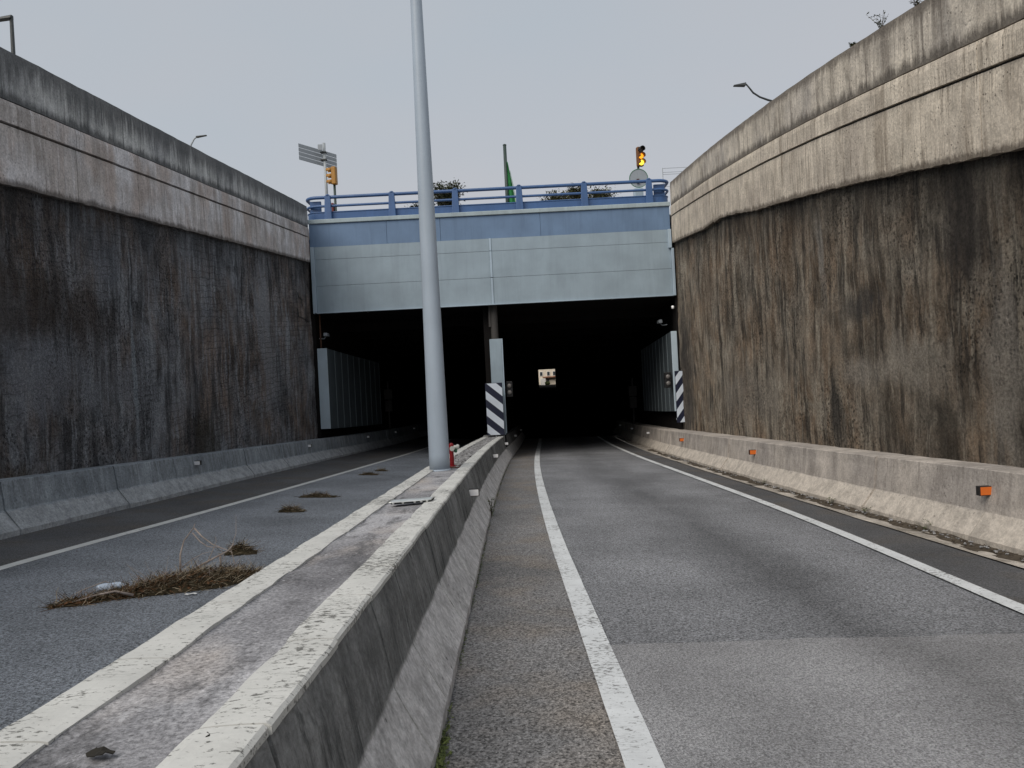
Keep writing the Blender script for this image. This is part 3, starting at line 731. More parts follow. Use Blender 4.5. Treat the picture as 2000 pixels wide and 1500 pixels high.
# ------------------------------------------------------------------ tunnel
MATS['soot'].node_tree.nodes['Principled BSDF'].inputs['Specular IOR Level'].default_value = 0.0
tn = thing('tunnel', (-0.5, 28, zr(-0.5, 28)), 'unlit two tube road tunnel behind the grey bridge fascia', 'tunnel')
TY = frange(27.62, 151, 3.0)
def zc(y): return 4.47 + prof(y) - prof(PORTAL) - 0.6 * min(max((y - 40) / 15, 0), 1)
for s, x0 in ((-1, -7.0), (1, 6.03)):
    def wf(y, t, x0=x0): return ((x0 + tunnel(y), y, zr(x0, y) - 0.8 + (zc(y) + 0.9 - zr(x0, y)) * t), (y, t))
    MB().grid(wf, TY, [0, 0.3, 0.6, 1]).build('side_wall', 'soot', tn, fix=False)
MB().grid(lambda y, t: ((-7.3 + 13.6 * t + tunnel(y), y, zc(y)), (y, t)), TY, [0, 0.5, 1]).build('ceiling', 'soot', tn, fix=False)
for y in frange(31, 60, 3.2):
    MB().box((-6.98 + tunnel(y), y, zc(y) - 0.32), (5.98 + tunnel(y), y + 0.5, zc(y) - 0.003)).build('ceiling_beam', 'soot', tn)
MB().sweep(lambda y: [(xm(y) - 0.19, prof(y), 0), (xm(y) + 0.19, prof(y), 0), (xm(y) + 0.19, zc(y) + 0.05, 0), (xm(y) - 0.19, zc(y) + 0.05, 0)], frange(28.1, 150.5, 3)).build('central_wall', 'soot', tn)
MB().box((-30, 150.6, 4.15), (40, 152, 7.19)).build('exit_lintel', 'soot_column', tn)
MB().box((-30, 150.6, -2), (5.28, 152, 4.145)).build('exit_light_block', 'soot_column', tn)  # added to close off the left tube so less daylight enters
MB().box((8.6, 150.6, -2), (40, 152, 4.145)).build('exit_light_block', 'soot_column', tn)  # added to narrow the opening and keep daylight out of the tunnel
ew = MB().hexa([(10.6, 151, -1), (9.95, 190, -1), (12, 190, -1), (12, 151, -1), (10.6, 151, 7), (9.95, 190, 7), (12, 190, 7), (12, 151, 7)]).build('roadside_wall', 'soot_column')
tag(ew, 'dark wall beside the bright far exit inside the tunnel', 'wall')

for (a, b) in ((-7.32, -6.935), (5.995, 6.35)):
    MB().box((a, 27.605, -1.6), (b, 28.2, 7.1)).build('jamb', 'soot', tn)
# wall cladding in the mouth of the tunnel
def cladding(s, x_in, x_out, y0, y1, z0, z1, label):
    root = thing('wall_cladding', ((x_in + x_out) / 2, y0, z0), label, 'cladding')
    dz = lambda y: prof(y) - prof(PORTAL)
    a, b = min(x_in, x_out), max(x_in, x_out)
    bevel(MB().box((a, y0, z0), (b, y0 + 0.04, z1)).build('end_trim', 'cladding', root), 0.01)
    y = y0 + 0.05
    while y < y1:
        e = y + 0.94; xa, xb_ = x_in + tunnel(y), x_in + tunnel(e)
        t = s * 0.05
        mb = MB().hexa([(xa, y, z0 + dz(y)), (xb_, e - 0.012, z0 + dz(e)), (xb_ + t, e - 0.012, z0 + dz(e)), (xa + t, y, z0 + dz(y)), (xa, y, z1 + dz(y)), (xb_, e - 0.012, z1 + dz(e)), (xb_ + t, e - 0.012, z1 + dz(e)), (xa + t, y, z1 + dz(y))])
        p = bevel(mb.build('cladding_panel', 'cladding_shade', root), 0.006)
        MB().hexa([(xb_ - s * 0.018, e - 0.03, z0 + dz(e) + .01), (xb_ - s * 0.018, e + 0.012, z0 + dz(e) + .01), (xb_ - s * 0.001, e + 0.012, z0 + dz(e) + .01), (xb_ - s * 0.001, e - 0.03, z0 + dz(e) + .01), (xb_ - s * 0.018, e - 0.03, z1 + dz(e) - .01), (xb_ - s * 0.018, e + 0.012, z1 + dz(e) - .01), (xb_ - s * 0.001, e + 0.012, z1 + dz(e) - .01), (xb_ - s * 0.001, e - 0.03, z1 + dz(e) - .01)]).build('cover_strip', 'cladding_strip', p)
        y = e
    return root
cladding(-1, -6.57, -6.92, 27.62, 36.0, 0.33, 3.22, 'pale ribbed wall cladding inside the left tube of the tunnel')
cladding(1, 5.78, 5.99, 27.62, 36.0, 0.33, 3.20, 'pale wall cladding inside the right tube behind its striped board')

# central pier
pier = thing('tunnel_pier', (-0.6, 27.6, prof(27.5)), 'slim central pier with a pale face panel at the median end', 'pier')
bevel(MB().box((-0.76, 27.62, prof(27.5) + 0.4), (-0.30, 28.1, 3.2)).build('pier_body', 'soot', pier), 0.01)
bevel(MB().box((-0.73, 27.55, -0.2), (-0.305, 27.617, 3.24)).build('face_panel', 'panel_grey', pier), 0.01)
bevel(MB().box((-0.30, 27.54, -0.15), (-0.262, 27.62, 3.24)).build('corner_trim', 'panel_trim', pier), 0.006)
MB().lathe((-0.53, 27.9, 3.2), [(0.13, 0), (0.13, 1.26)], 18).build('column', 'soot_column', pier, smooth=False)
MB().lathe((-0.68, 27.85, 3.7), [(0.05, 0), (0.05, 0.76)], 10).build('drain_pipe', 'soot_column', pier)
bevel(MB().box((xm(27.4) - 0.36, 27.31, prof(27.4) + 0.5), (xm(27.4) + 0.42, 27.95, prof(27.4) + 0.84)).build('plinth', 'barrier_median', pier), 0.02)

# chevron boards
def clip(poly, inside, inter):
    out = []
    for i, p in enumerate(poly):
        q = poly[i - 1]
        if inside(p):
            if not inside(q): out.append(inter(q, p))
            out.append(p)
        elif inside(q): out.append(inter(q, p))
    return out
def chevron(x0, x1, y, z0, z1, direction, label, period, ph, slope=0.86):
    root = thing('hazard_board', ((x0 + x1) / 2, y, z0), label, 'sign')
    bevel(MB().box((x0, y, z0), (x1, y + 0.03, z1)).build('board', 'chevron_dark', root), 0.006)
    bevel(MB().box((x0 - 0.012, y + 0.031, z0 + 0.1), (x1 + 0.012, y + 0.06, z0 + 0.16)).build('bracket', 'galvanised', root), 0.004)
    n = int((z1 - z0) / period) + 4
    x0, x1, z0, z1 = x0 + 0.012, x1 - 0.012, z0 + 0.012, z1 - 0.012
    for k in range(-3, n):
        b = z0 + ph + k * period
        h = period * 0.5; w = x1 - x0; dzz = -direction * slope * w
        poly = [(x0, b), (x1, b + dzz), (x1, b + h + dzz), (x0, b + h)]
        poly = clip(poly, lambda p: p[1] >= z0, lambda p, q: (p[0] + (q[0] - p[0]) * (z0 - p[1]) / (q[1] - p[1]), z0))
        if poly: poly = clip(poly, lambda p: p[1] <= z1, lambda p, q: (p[0] + (q[0] - p[0]) * (z1 - p[1]) / (q[1] - p[1]), z1))
        if len(poly) < 3: continue
        mb = MB(); f = [mb.vert((p[0], y - 0.004, p[1])) for p in poly]; g = [mb.vert((p[0], y - 0.0005, p[1])) for p in poly]
        mb.face(f); mb.face(g[::-1])
        for i in range(len(f)): mb.face((f[i - 1], f[i], g[i], g[i - 1]))
        mb.build('stripe', 'chevron_white', root)
    return root
chevron(-0.955, -0.345, 27.20, -0.175, 1.67, 1, 'black and white striped hazard board on the central pier', 0.585, 0.10)
chevron(5.79, 6.10, 27.37, -0.07, 1.77, -1, 'narrow striped hazard board at the right jamb of the tunnel', 0.58, 0.16, 1.35)
MB_ = MB().tube([(-0.65, 27.26, prof(27.3) + 0.8), (-0.65, 27.26, -0.16)], 0.03, 8).build('board_foot', 'galvanised', pier)

# small signals in the mouth
def twin_signal(x, y, z, label):
    root = thing('lane_signal', (x, y, z), label, 'signal', 'twin lens lane signals at the tunnel mouth')
    bevel(MB().box((x - 0.12, y, z - 0.28), (x + 0.12, y + 0.16, z + 0.28)).build('housing', 'black_plastic', root), 0.02)
    for dz in (-0.12, 0.12):
        MB().lathe((x, y - 0.035, z + dz), [(0.02, -0.012), (0.07, 0.0), (0.085, 0.0345)], 16, 'y').build('lens', 'lens_grey', root, smooth=True)
twin_signal(-0.10, 27.75, 1.42, 'twin lens signal on the central pier beside its striped board')
twin_signal(5.62, 27.72, 1.46, 'twin lens signal beside the right striped board')
def emergency_post(x, y, z, label):
    root = thing('emergency_post', (x, y, z), label, 'post', 'emergency posts inside the tunnel')
    MB().tube([(x, y, z), (x, y, z + 2.6)], 0.04, 8).build('post', 'soot_column', root)
    bevel(MB().box((x - 0.2, y - 0.05, z + 1.7), (x + 0.2, y - 0.041, z + 2.2)).build('plate', 'soot_column', root), 0.002)
    bevel(MB().box((x - 0.17, y - 0.09, z + 1.1), (x + 0.17, y + 0.09, z + 1.65)).build('cabinet', 'soot_column', root), 0.02)
emergency_post(-6.2, 38.5, zr(-6.2, 38.5) + 0.5, 'dim emergency post past the cladding in the left tube')
emergency_post(6.0, 38.5, zr(6.0, 38.5) + 0.5, 'dim emergency post past the cladding in the right tube')
def camera_box(x, y, z, s, label):
    root = thing('surveillance_camera', (x, y, z), label, 'camera', 'cameras at the tunnel mouth')
    MB().tube([(x - s * 0.28, y + 0.05, z - 0.12), (x - s * 0.1, y + 0.03, z - 0.14), (x, y, z - 0.03)], 0.022, 8).build('bracket', 'sign_back', root)
    o = MB().hexa([(x - 0.07, y - 0.2, z - 0.06), (x + 0.07, y - 0.2, z - 0.06), (x + 0.07, y + 0.2, z - 0.06), (x - 0.07, y + 0.2, z - 0.06), (x - 0.06, y - 0.2, z + 0.06), (x + 0.06, y - 0.2, z + 0.06), (x + 0.06, y + 0.2, z + 0.06), (x - 0.06, y + 0.2, z + 0.06)]).build('housing', 'sign_back', root)
    bevel(o, 0.015)
camera_box(-6.62, 27.9, 3.72, 1, 'small grey camera above the cladding at the left jamb')
camera_box(5.55, 28.4, 3.62, -1, 'small grey camera above the cladding at the right jamb')
for x in (-6.86, 5.93):
    pass
lp = thing('jamb_pipe', (-6.8, 27.7, 3.2), 'rusty conduit pipe above the left cladding', 'pipe')
MB().tube([(-6.80, 27.75, 3.23), (-6.80, 27.75, 4.46)], 0.03, 8).build('pipe', 'rust', lp)
lp = thing('jamb_lamp', (5.9, 27.55, 4.1), 'tiny white marker lamp under the right end of the fascia', 'lamp')
MB().lathe((5.88, 27.55, 4.05), [(0.02, -0.06), (0.05, -0.04), (0.05, 0.04), (0.02, 0.06)], 12).build('globe', 'reflector_white', lp, smooth=True)
MB().box((5.87, 27.56, 4.1), (5.89, 27.75, 4.115)).build('bracket', 'dark_steel', lp)

# ------------------------------------------------------------------ reflectors on the barriers
def reflector(x, y, z, s, colour, label, group, sz=1.0):
    """s: which way is the road"""
    root = thing('barrier_reflector', (x, y, z), label, 'reflector', group)
    w, h, d = 0.10 * sz, 0.10 * sz, 0.075
    xa, xb_ = sorted((x, x + s * 0.15 * sz))
    bevel(MB().box((xa, y, z - h / 2), (xb_, y + d, z + h / 2)).build('case', 'reflector_case', root), 0.006)
    bevel(MB().box((xa + 0.008, y - 0.005, z - h / 2 + 0.008), (xb_ - 0.008, y - 0.0003, z + h / 2 - 0.008)).build('lens', 'reflector_' + colour, root), 0.002)
ORD = ['nearest', 'second nearest', 'third nearest', 'fourth nearest', 'fifth nearest', 'sixth nearest', 'seventh nearest']
def face_x(xb, y, h, s): return xb(y) + s * (0.19 + (h - 0.33) * 0.13)
for i, y in enumerate((8.5, 16.9, 24.6)):
    h = 0.57; x = face_x(xbr, y, h, 1); reflector(x + 0.03, y, zr(xbr(y), y) + h, -1, 'orange', ORD[i] + ' orange reflector on the beige right barrier', 'orange reflectors on the right barrier', 1.05)
for i, y in enumerate((32.3, 38.5, 44.5)):
    h = 0.57; x = face_x(xbr, y, h, 1); reflector(x + 0.03, y, zr(xbr(y), y) + h, -1, 'white', ORD[i] + ' white reflector on the right barrier inside the tunnel', 'white reflectors inside the right tube')
for i, y in enumerate((16.2, 24.6, 33, 39, 44.5)):
    h = 0.56; x = face_x(xbl, y, h, -1); reflector(x - 0.03, y, zr(xbl(y), y) + h, 1, 'white', ORD[i] + ' white reflector on the blue grey left barrier', 'white reflectors on the left barrier', 0.95)
for i, y in enumerate((10.45, 19.4, 27.0, 35, 43)):
    h = 0.55; x = xm(y) + 0.43; reflector(x - 0.03, y, prof(y) + h, 1, 'white', ORD[i] + ' white reflector on the face of the median barrier', 'white reflectors on the median barrier', 1.0)

# ------------------------------------------------------------------ mast on the median
mast = thing('light_mast', (-1.165, 11.75, prof(11.75) + 0.785), 'tall tapered grey steel mast standing on the median', 'mast')
zb = prof(11.75) + 0.78
MB().lathe((-1.165, 11.75, zb), [(0.158, 0), (0.156, 0.25), (0.139, 2.2), (0.118, 4.4), (0.088, 7.2), (0.075, 8.6), (0.06, 10.5), (0.03, 10.55)], 40).build('shaft', 'pole_paint', mast, smooth=True)
MB().lathe((-1.165, 11.75, zb - 0.003), [(0.17, 0), (0.17, 0.02), (0.1595, 0.035)], 40).build('base_collar', 'pole_paint', mast, smooth=True)
MB().tube([(-2.3, 11.75, zb + 10.7), (-1.165, 11.75, zb + 10.54), (0.0, 11.75, zb + 10.7)], 0.04, 10).build('cross_arm', 'pole_paint', mast)
for x in (-2.45, -0.1):
    bevel(MB().box((x - 0.2, 11.6, zb + 10.66), (x + 0.4, 11.9, zb + 10.78)).build('luminaire', 'galvanised', mast), 0.03)

# hydrant behind the mast
hz = prof(12.5) + 0.785; hx = -1.035
hy = thing('fire_hydrant', (hx, 12.5, hz), 'small red hydrant with a white capped outlet right behind the mast', 'hydrant')
MB().lathe((hx, 12.5, hz), [(0.075, 0), (0.075, 0.02), (0.036, 0.022), (0.034, 0.29), (0.045, 0.30), (0.045, 0.33), (0.038, 0.36), (0.024, 0.38), (0.01, 0.385)], 18).build('barrel', 'hydrant_red', hy, smooth=False)
o = MB().lathe((hx + 0.03, 12.5, hz + 0.315), [(0.03, 0), (0.03, 0.055), (0.042, 0.056), (0.042, 0.085), (0.03, 0.10)], 14, 'x').build('outlet', 'hydrant_cap', hy)
MB().lathe((hx + 0.02, 12.44, hz + 0.30), [(0.04, -0.05), (0.04, -0.02), (0.025, -0.018), (0.025, 0.03)], 14, 'y').build('outlet', 'hydrant_cap', hy)
MB().lathe((hx + 0.07, 12.46, hz + 0.25), [(0.02, -0.02), (0.028, 0), (0.02, 0.03)], 10).build('chain_knob', 'hydrant_green', hy)
bevel(MB().box((hx - 0.13, 12.36, hz - 0.02), (hx + 0.13, 12.64, hz + 0.006)).build('valve_cover', 'rust', hy), 0.004)

# bright metal tray lying across the median
ty = 7.3; tz = prof(ty) + 0.80
tray = thing('metal_tray', (-1.0, ty, tz), 'flat silvery metal lamp tray lying across the median', 'debris')
ang = R(-10)
def trp(x, y, z): return (-1.0 + x * math.cos(ang) - y * math.sin(ang), ty + x * math.sin(ang) * -1 + y * math.cos(ang), tz + z)
mb = MB()
mb.grid(lambda x, y: (trp(x, y, 0.036 + 0.006 * math.cos(y * 30) + 0.006 * noise.noise(Vector((x * 9, y * 20, 1)))), (x, y)), [(-0.2 + 0.4 * i / 12) for i in range(13)], [(-0.09 + 0.18 * i / 6) for i in range(7)])
o = mb.build('cover', 'tray_metal', tray, fix=False, smooth=True); sd = o.modifiers.new('s', 'SOLIDIFY'); sd.thickness = 0.006
mb = MB().hexa([trp(-.17, -.075, .008), trp(.185, -.075, .008), trp(.185, .08, .008), trp(-.17, .08, .008), trp(-.18, -.082, .026), trp(.19, -.082, .026), trp(.19, .085, .026), trp(-.18, .085, .026)])
mb.build('housing', 'dark_steel', tray)
for x in (-0.15, -0.06, 0.05, 0.11, 0.165):
    MB().lathe(trp(x, -0.09, 0.022), [(0.008, -0.006), (0.013, 0), (0.008, 0.006)], 10, 'y').build('bolt', 'tray_metal', tray)

# ------------------------------------------------------------------ litter on the left carriageway
def strand(mb, p, L, r, az, el, mi, curl=0.6, n=3):
    pts = [Vector(p)]; a, e = az, el
    for k in range(n):
        a += random.uniform(-curl, curl); e += random.uniform(-curl, curl) * 0.5
        pts.append(pts[-1] + Vector((math.cos(a) * math.cos(e), math.sin(a) * math.cos(e), math.sin(e))) * (L / n))
    gz = zr(pts[0].x, pts[0].y) + r
    for q in pts: q.z = max(q.z, zr(q.x, q.y) + r)
    mb.tube(pts, [r, r, r * 0.8, r * 0.5][:n + 1], 3, mi, caps=False)
def heap_profile(t, s):  # t along 0..1, s across -1..1 -> height
    base = lerp_tab([(0, 0.0), (0.08, 0.03), (0.2, 0.025), (0.33, 0.05), (0.5, 0.115), (0.7, 0.13), (0.85, 0.10), (1, 0.02)], t)
    return base * max(0, 1 - abs(s) ** 2.2)
hA, hB = Vector((-3.97, 6.42)), Vector((-2.62, 7.75))
hd = (hB - hA); hn = Vector((-hd.y, hd.x)).normalized()
heap = thing('debris_heap', (-3.25, 7.1, zr(-3.25, 7.1)), 'long heap of dry grass, leaves and twigs on the left lane', 'debris')
def hw(t): return lerp_tab([(0, 0.03), (0.1, 0.10), (0.25, 0.07), (0.45, 0.17), (0.7, 0.24), (0.9, 0.16), (1, 0.03)], t)
def hpt(t, s): q = hA + hd * t + hn * s * hw(t); return q
mb = MB()
def hfn(t, s):
    q = hpt(t, s); z = zr(q.x, q.y) + 0.004 + 0.75 * heap_profile(t, s) * (1 + 0.5 * noise.noise(Vector((q.x * 14, q.y * 14, 0))))
    return (q.x, q.y, z), (t, s)
mb.grid(hfn, [i / 60 for i in range(61)], [-1 + i / 8 for i in range(17)])
mb.build('litter_core', 'straw_dark', heap, fix=False)
mb = MB()
for i in range(3300):
    t = random.betavariate(1.5, 1.15); s = max(-1.15, min(1.15, random.gauss(0, 0.5)))
    q = hpt(t, s); z = zr(q.x, q.y) + heap_profile(t, s) * random.uniform(0.5, 1.15)
    mi = random.choices([0, 1, 2, 3], [0.30, 0.28, 0.36, 0.06 + 0.2 * (t < 0.55)])[0]
    strand(mb, (q.x, q.y, z), random.uniform(0.04, 0.17), random.uniform(0.0012, 0.003), random.uniform(0, 6.3), random.uniform(-0.4, 0.75), mi)
for i in range(260):      # dead leaves
    t = random.uniform(0.02, 0.75); s = random.uniform(-1, 1); q = hpt(t, s)
    z = zr(q.x, q.y) + heap_profile(t, s) + 0.01; L = random.uniform(0.015, 0.035); a = random.uniform(0, 6.3); k = random.uniform(-0.5, 0.5)
    d1 = Vector((math.cos(a), math.sin(a), k)) * L; d2 = Vector((-math.sin(a), math.cos(a), random.uniform(-.5, .5))) * L * 0.5
    c = Vector((q.x, q.y, z)); i0 = [mb.vert(c - d1), mb.vert(c + d2), mb.vert(c + d1), mb.vert(c - d2)]; mb.face(i0, 3 if random.random() < .7 else 2)
tag(mb.build('dry_straw', ['straw_pale', 'straw_brown', 'straw_dark', 'leaf_red'], heap, fix=False), kind='stuff')
# bare branches sticking up
def branch(pts, r):
    r *= 1.7
    MB().tube(pts, [r * (1 - 0.7 * i / (len(pts) - 1)) for i in range(len(pts))], 6).build('branch', 'twig', heap, smooth=True)
g = lambda x, y: zr(x, y)
branch([(-3.32, 7.5, g(-3.3, 7.5) + 0.05), (-3.33, 7.55, 0.10), (-3.31, 7.6, 0.22), (-3.22, 7.62, 0.335), (-3.20, 7.62, 0.38)], 0.006)
branch([(-3.21, 7.62, 0.335), (-3.14, 7.62, 0.25), (-3.03, 7.6, 0.17), (-2.88, 7.55, 0.12), (-2.80, 7.5, 0.10)], 0.005)
branch([(-3.23, 7.62, 0.29), (-3.16, 7.62, 0.20), (-3.08, 7.6, 0.15), (-2.95, 7.6, 0.13), (-2.88, 7.5, 0.03)], 0.004)
branch([(-3.25, 7.45, -0.08), (-3.1, 7.45, 0.0), (-2.95, 7.45, 0.07), (-2.82, 7.45, 0.13), (-2.76, 7.45, 0.20)], 0.008)
branch([(-2.90, 7.45, 0.08), (-2.91, 7.47, 0.0), (-2.93, 7.47, -0.08)], 0.007)
branch([(-3.30, 7.5, -0.02), (-3.2, 7.5, 0.05), (-3.1, 7.52, 0.10), (-3.0, 7.52, 0.12)], 0.003)
branch([(-3.05, 7.5, 0.02), (-3.02, 7.55, 0.10), (-2.99, 7.6, 0.2), (-3.0, 7.6, 0.25)], 0.003)
branch([(-2.85, 7.6, 0.12), (-2.83, 7.7, 0.25), (-2.84, 7.75, 0.42)], 0.0022)
branch([(-3.55, 6.95, g(-3.55, 6.95) + 0.02), (-3.7, 6.85, 0.03), (-3.82, 6.7, 0.0), (-3.88, 6.62, -0.03)], 0.004)
branch([(-3.42, 6.78, g(-3.42, 6.78) + 0.03), (-3.55, 6.72, -0.03), (-3.68, 6.62, -0.035), (-3.80, 6.5, -0.05)], 0.008)
for i in range(34):
    t = random.uniform(0.35, 1.0); q = hpt(t, random.uniform(-0.6, 0.8)); L = random.uniform(0.1, 0.3); a = random.uniform(0, 6.3); e = random.uniform(0.3, 1.3)
    p0 = Vector((q.x, q.y, g(q.x, q.y) + 0.06)); d = Vector((math.cos(a) * math.cos(e), math.sin(a) * math.cos(e), math.sin(e))) * L
    branch([p0, p0 + d * 0.5 + Vector((0, 0, 0.015)), p0 + d], random.uniform(0.0015, 0.003))
# bottle
bx, by = -3.66, 6.86; bz = g(bx, by) + 0.085
bt = thing('plastic_bottle', (bx, by, bz - 0.085), 'crumpled white plastic bottle lying in the dry grass heap', 'bottle')
o = MB().lathe((0, 0, 0), [(0.012, -0.11), (0.035, -0.11), (0.04, -0.09), (0.036, -0.03), (0.041, 0.0), (0.037, 0.05), (0.034, 0.075), (0.016, 0.105), (0.015, 0.12)], 16, 'x').build('body', 'bottle_plastic', None, smooth=True)
for v in o.data.vertices:
    v.co += noise.noise_vector(v.co * 22) * 0.012; v.co.z *= 0.85
o.location = (bx, by, bz); o.rotation_euler = (0.2, 0.05, R(28)); o.parent = bt; o.matrix_parent_inverse = bt.matrix_world.inverted()
o2 = MB().lathe((0.128, 0, 0), [(0.016, -0.01), (0.016, 0.012), (0.014, 0.014)], 14, 'x').build('cap', 'black_plastic', None)
o2.location = (bx, by, bz); o2.rotation_euler = (0.2, 0.05, R(28)); o2.parent = bt; o2.matrix_parent_inverse = bt.matrix_world.inverted()
# flat scraps of paper near the heap
pp = MB(); pp.grid(lambda u, v: ((-2.98 + u, 6.93 + v, g(-2.98 + u, 6.93 + v) + 0.012 + 0.006 * math.sin(u * 60)), (u, v)), [-0.05, -0.025, 0, 0.025, 0.05], [-0.02, 0, 0.02])
o = pp.build('paper_scrap', 'paper', fix=False); o.modifiers.new('s', 'SOLIDIFY').thickness = 0.001
tag(o, 'small white paper scrap on the road beside the dry heap', 'paper')

def clump(x, y, L, W, H, n, az, label):
    root = thing('grass_clump', (x, y, g(x, y)), label, 'debris', 'small dry clumps on the left lane')
    mb = MB(); ca, sa = math.cos(az), math.sin(az)
    def cf(t, s):
        px, py = x + t * L / 2 * ca - s * W / 2 * sa, y + t * L / 2 * sa + s * W / 2 * ca
        k = max(0, 1 - t * t - s * s * 0.9)
        return (px, py, g(px, py) + 0.003 + H * 0.75 * k * (1 + 0.5 * noise.noise(Vector((px * 18, py * 18, 2))))), (t, s)
    mb.grid(cf, [-1 + i / 6 for i in range(13)], [-1 + i / 4 for i in range(9)])
    mb.build('litter_core', 'straw_dark', root, fix=False)
    mb = MB()
    for i in range(n):
        t, s = random.gauss(0, 0.42), random.gauss(0, 0.42)
        px, py = x + t * L / 2 * ca - s * W / 2 * sa, y + t * L / 2 * sa + s * W / 2 * ca
        h = H * max(0, 1 - t * t - s * s)
        strand(mb, (px, py, g(px, py) + h), random.uniform(0.05, 0.16), random.uniform(0.0016, 0.0035), random.uniform(0, 6.3), random.uniform(-0.3, 0.6), random.choices([0, 1, 2], [0.15, 0.4, 0.45])[0])
    tag(mb.build('dry_straw', ['straw_pale', 'straw_brown', 'straw_dark'], root, fix=False), kind='stuff')
clump(-3.26, 9.0, 0.36, 0.3, 0.085, 260, 0.3, 'round dry grass clump just behind the long heap')
clump(-3.76, 12.8, 0.42, 0.36, 0.05, 260, 0.2, 'dark dry grass clump in the middle of the left lane')
clump(-3.88, 15.0, 0.70, 0.4, 0.045, 300, 0.12, 'elongated dry grass clump behind the middle clump')
clump(-3.9, 20.3, 0.5, 0.4, 0.04, 160, 0.1, 'flat far clump of dry grass near the mast')
clump(-3.78, 21.6, 0.35, 0.3, 0.04, 120, 0.1, 'farthest tiny clump of dry grass near the mast')
# dark leaf scraps on the median
def scrap(x, y, L, label):
    zt = prof(y) + 0.795; mb = MB()
    rim = [(x + L * (0.5 + 0.25 * random.uniform(-1, 1)) * math.cos(a), y + L * 0.35 * (1 + 0.4 * random.uniform(-1, 1)) * math.sin(a), zt + random.uniform(0.003, 0.018)) for a in [k * 0.524 for k in range(12)]]
    c = mb.vert((x, y, zt + 0.014)); idx = [mb.vert(p) for p in rim]
    for i in range(12): mb.face((c, idx[i - 1], idx[i]))
    o = mb.build('leaf_scrap', 'leaf_black', fix=False); o.modifiers.new('s', 'SOLIDIFY').thickness = 0.003
    return tag(o, label, 'leaf')
scrap(-1.075, 1.93, 0.055, 'dark rotten leaf on the grey median fill near the camera')
scrap(-0.83, 2.0, 0.05, 'dark rotten leaf on the right white edge of the median')

# ------------------------------------------------------------------ moss, weeds and grit
mb = MB()
for i in range(1500):
    y = random.triangular(2.6, 4.1, 3.2); x = xm(y) + 0.635 + abs(random.gauss(0, 0.02)); L = random.uniform(0.006, 0.016); a = random.uniform(0, 6.3)
    c = Vector((x, y, zr(x, y) + random.uniform(0.002, 0.03))); d1 = Vector((math.cos(a), math.sin(a), random.uniform(0, 1))) * L; d2 = Vector((-math.sin(a), math.cos(a), random.uniform(-.3, .6))) * L * 0.5
    mb.face([mb.vert(c - d1 * .3), mb.vert(c + d2), mb.vert(c + d1), mb.vert(c - d2)])
for i in range(1600):
    y = random.uniform(4.1, 24); cl = noise.noise(Vector((0, y * 1.4, 0)))
    if cl < -0.05: continue
    x = xm(y) + 0.633 + abs(random.gauss(0, 0.012)); L = random.uniform(0.005, 0.014); a = random.uniform(0, 6.3)
    c = Vector((x, y, zr(x, y) + random.uniform(0.002, 0.02))); d1 = Vector((math.cos(a), math.sin(a), random.uniform(0, 1))) * L; d2 = Vector((-math.sin(a), math.cos(a), random.uniform(-.3, .6))) * L * 0.5
    mb.face([mb.vert(c - d1 * .3), mb.vert(c + d2), mb.vert(c + d1), mb.vert(c - d2)])
tag(mb.build('moss', 'moss', fix=False), 'green moss along the foot of the median barrier', 'moss', kind='stuff')
def weed(name, x, y, z, h, nstem, nleaf, mat, label, spread=0.3, leaf=0.02, group=None, cat='plant'):
    root = thing(name, (x, y, z), label, cat, group)
    st, lf = MB(), MB()
    for k in range(nstem):
        a = random.uniform(0, 6.3); sp = random.uniform(0.2, 1) * spread * h; hh = h * random.uniform(0.6, 1)
        pts = [Vector((x, y, z - 0.02)), Vector((x + sp * 0.3 * math.cos(a), y + sp * 0.3 * math.sin(a), z + hh * 0.45)), Vector((x + sp * math.cos(a), y + sp * math.sin(a), z + hh))]
        st.tube(pts, [h * 0.012, h * 0.009, h * 0.004], 4)
        for j in range(nleaf):
            f = random.uniform(0.25, 1.0); p = pts[0].lerp(pts[1], min(1, f * 2)) if f < .5 else pts[1].lerp(pts[2], f * 2 - 1)
            b = random.uniform(0, 6.3); L = leaf * random.uniform(0.6, 1.3)
            d1 = Vector((math.cos(b), math.sin(b), random.uniform(-.2, .8))) * L * 1.6; d2 = Vector((-math.sin(b), math.cos(b), random.uniform(-.4, .4))) * L * 0.4
            lf.face([lf.vert(p), lf.vert(p + d1 * .5 + d2), lf.vert(p + d1), lf.vert(p + d1 * .5 - d2)])
    st.build('stem', 'twig' if mat == 'twig' else 'bark', root); tag(lf.build('foliage', mat, root, fix=False), kind='stuff')
weed('roadside_weed', xm(3.0) + 0.62, 3.0, zr(-0.4, 3.0) + 0.02, 0.17, 2, 14, 'leaf_weed', 'thin dry weed against the median barrier near the camera', 0.15, 0.008)
weed('roadside_weed', xm(12.2) + 0.64, 12.2, zr(-0.4, 12.2), 0.36, 4, 14, 'leaf_weed', 'small weed growing at the foot of the median below the nearest white reflector', 0.35, 0.03)
for (x, y, h, lb) in ((xwr(11.4) + 0.14, 11.4, 0.36, 'largest tuft of green plant on top of the right parapet'), (xwr(12.3) + 0.1, 12.3, 0.12, 'tiny plant on the right parapet, lower than the large tuft'), (xwr(10.35) + 0.12, 10.35, 0.3, 'grassy tuft on the right parapet near the top edge')):
    weed('parapet_plant', x, y, wall_right_top(y) - 0.01, h, 9, 9, 'leaf_weed', lb, 0.55, 0.028)
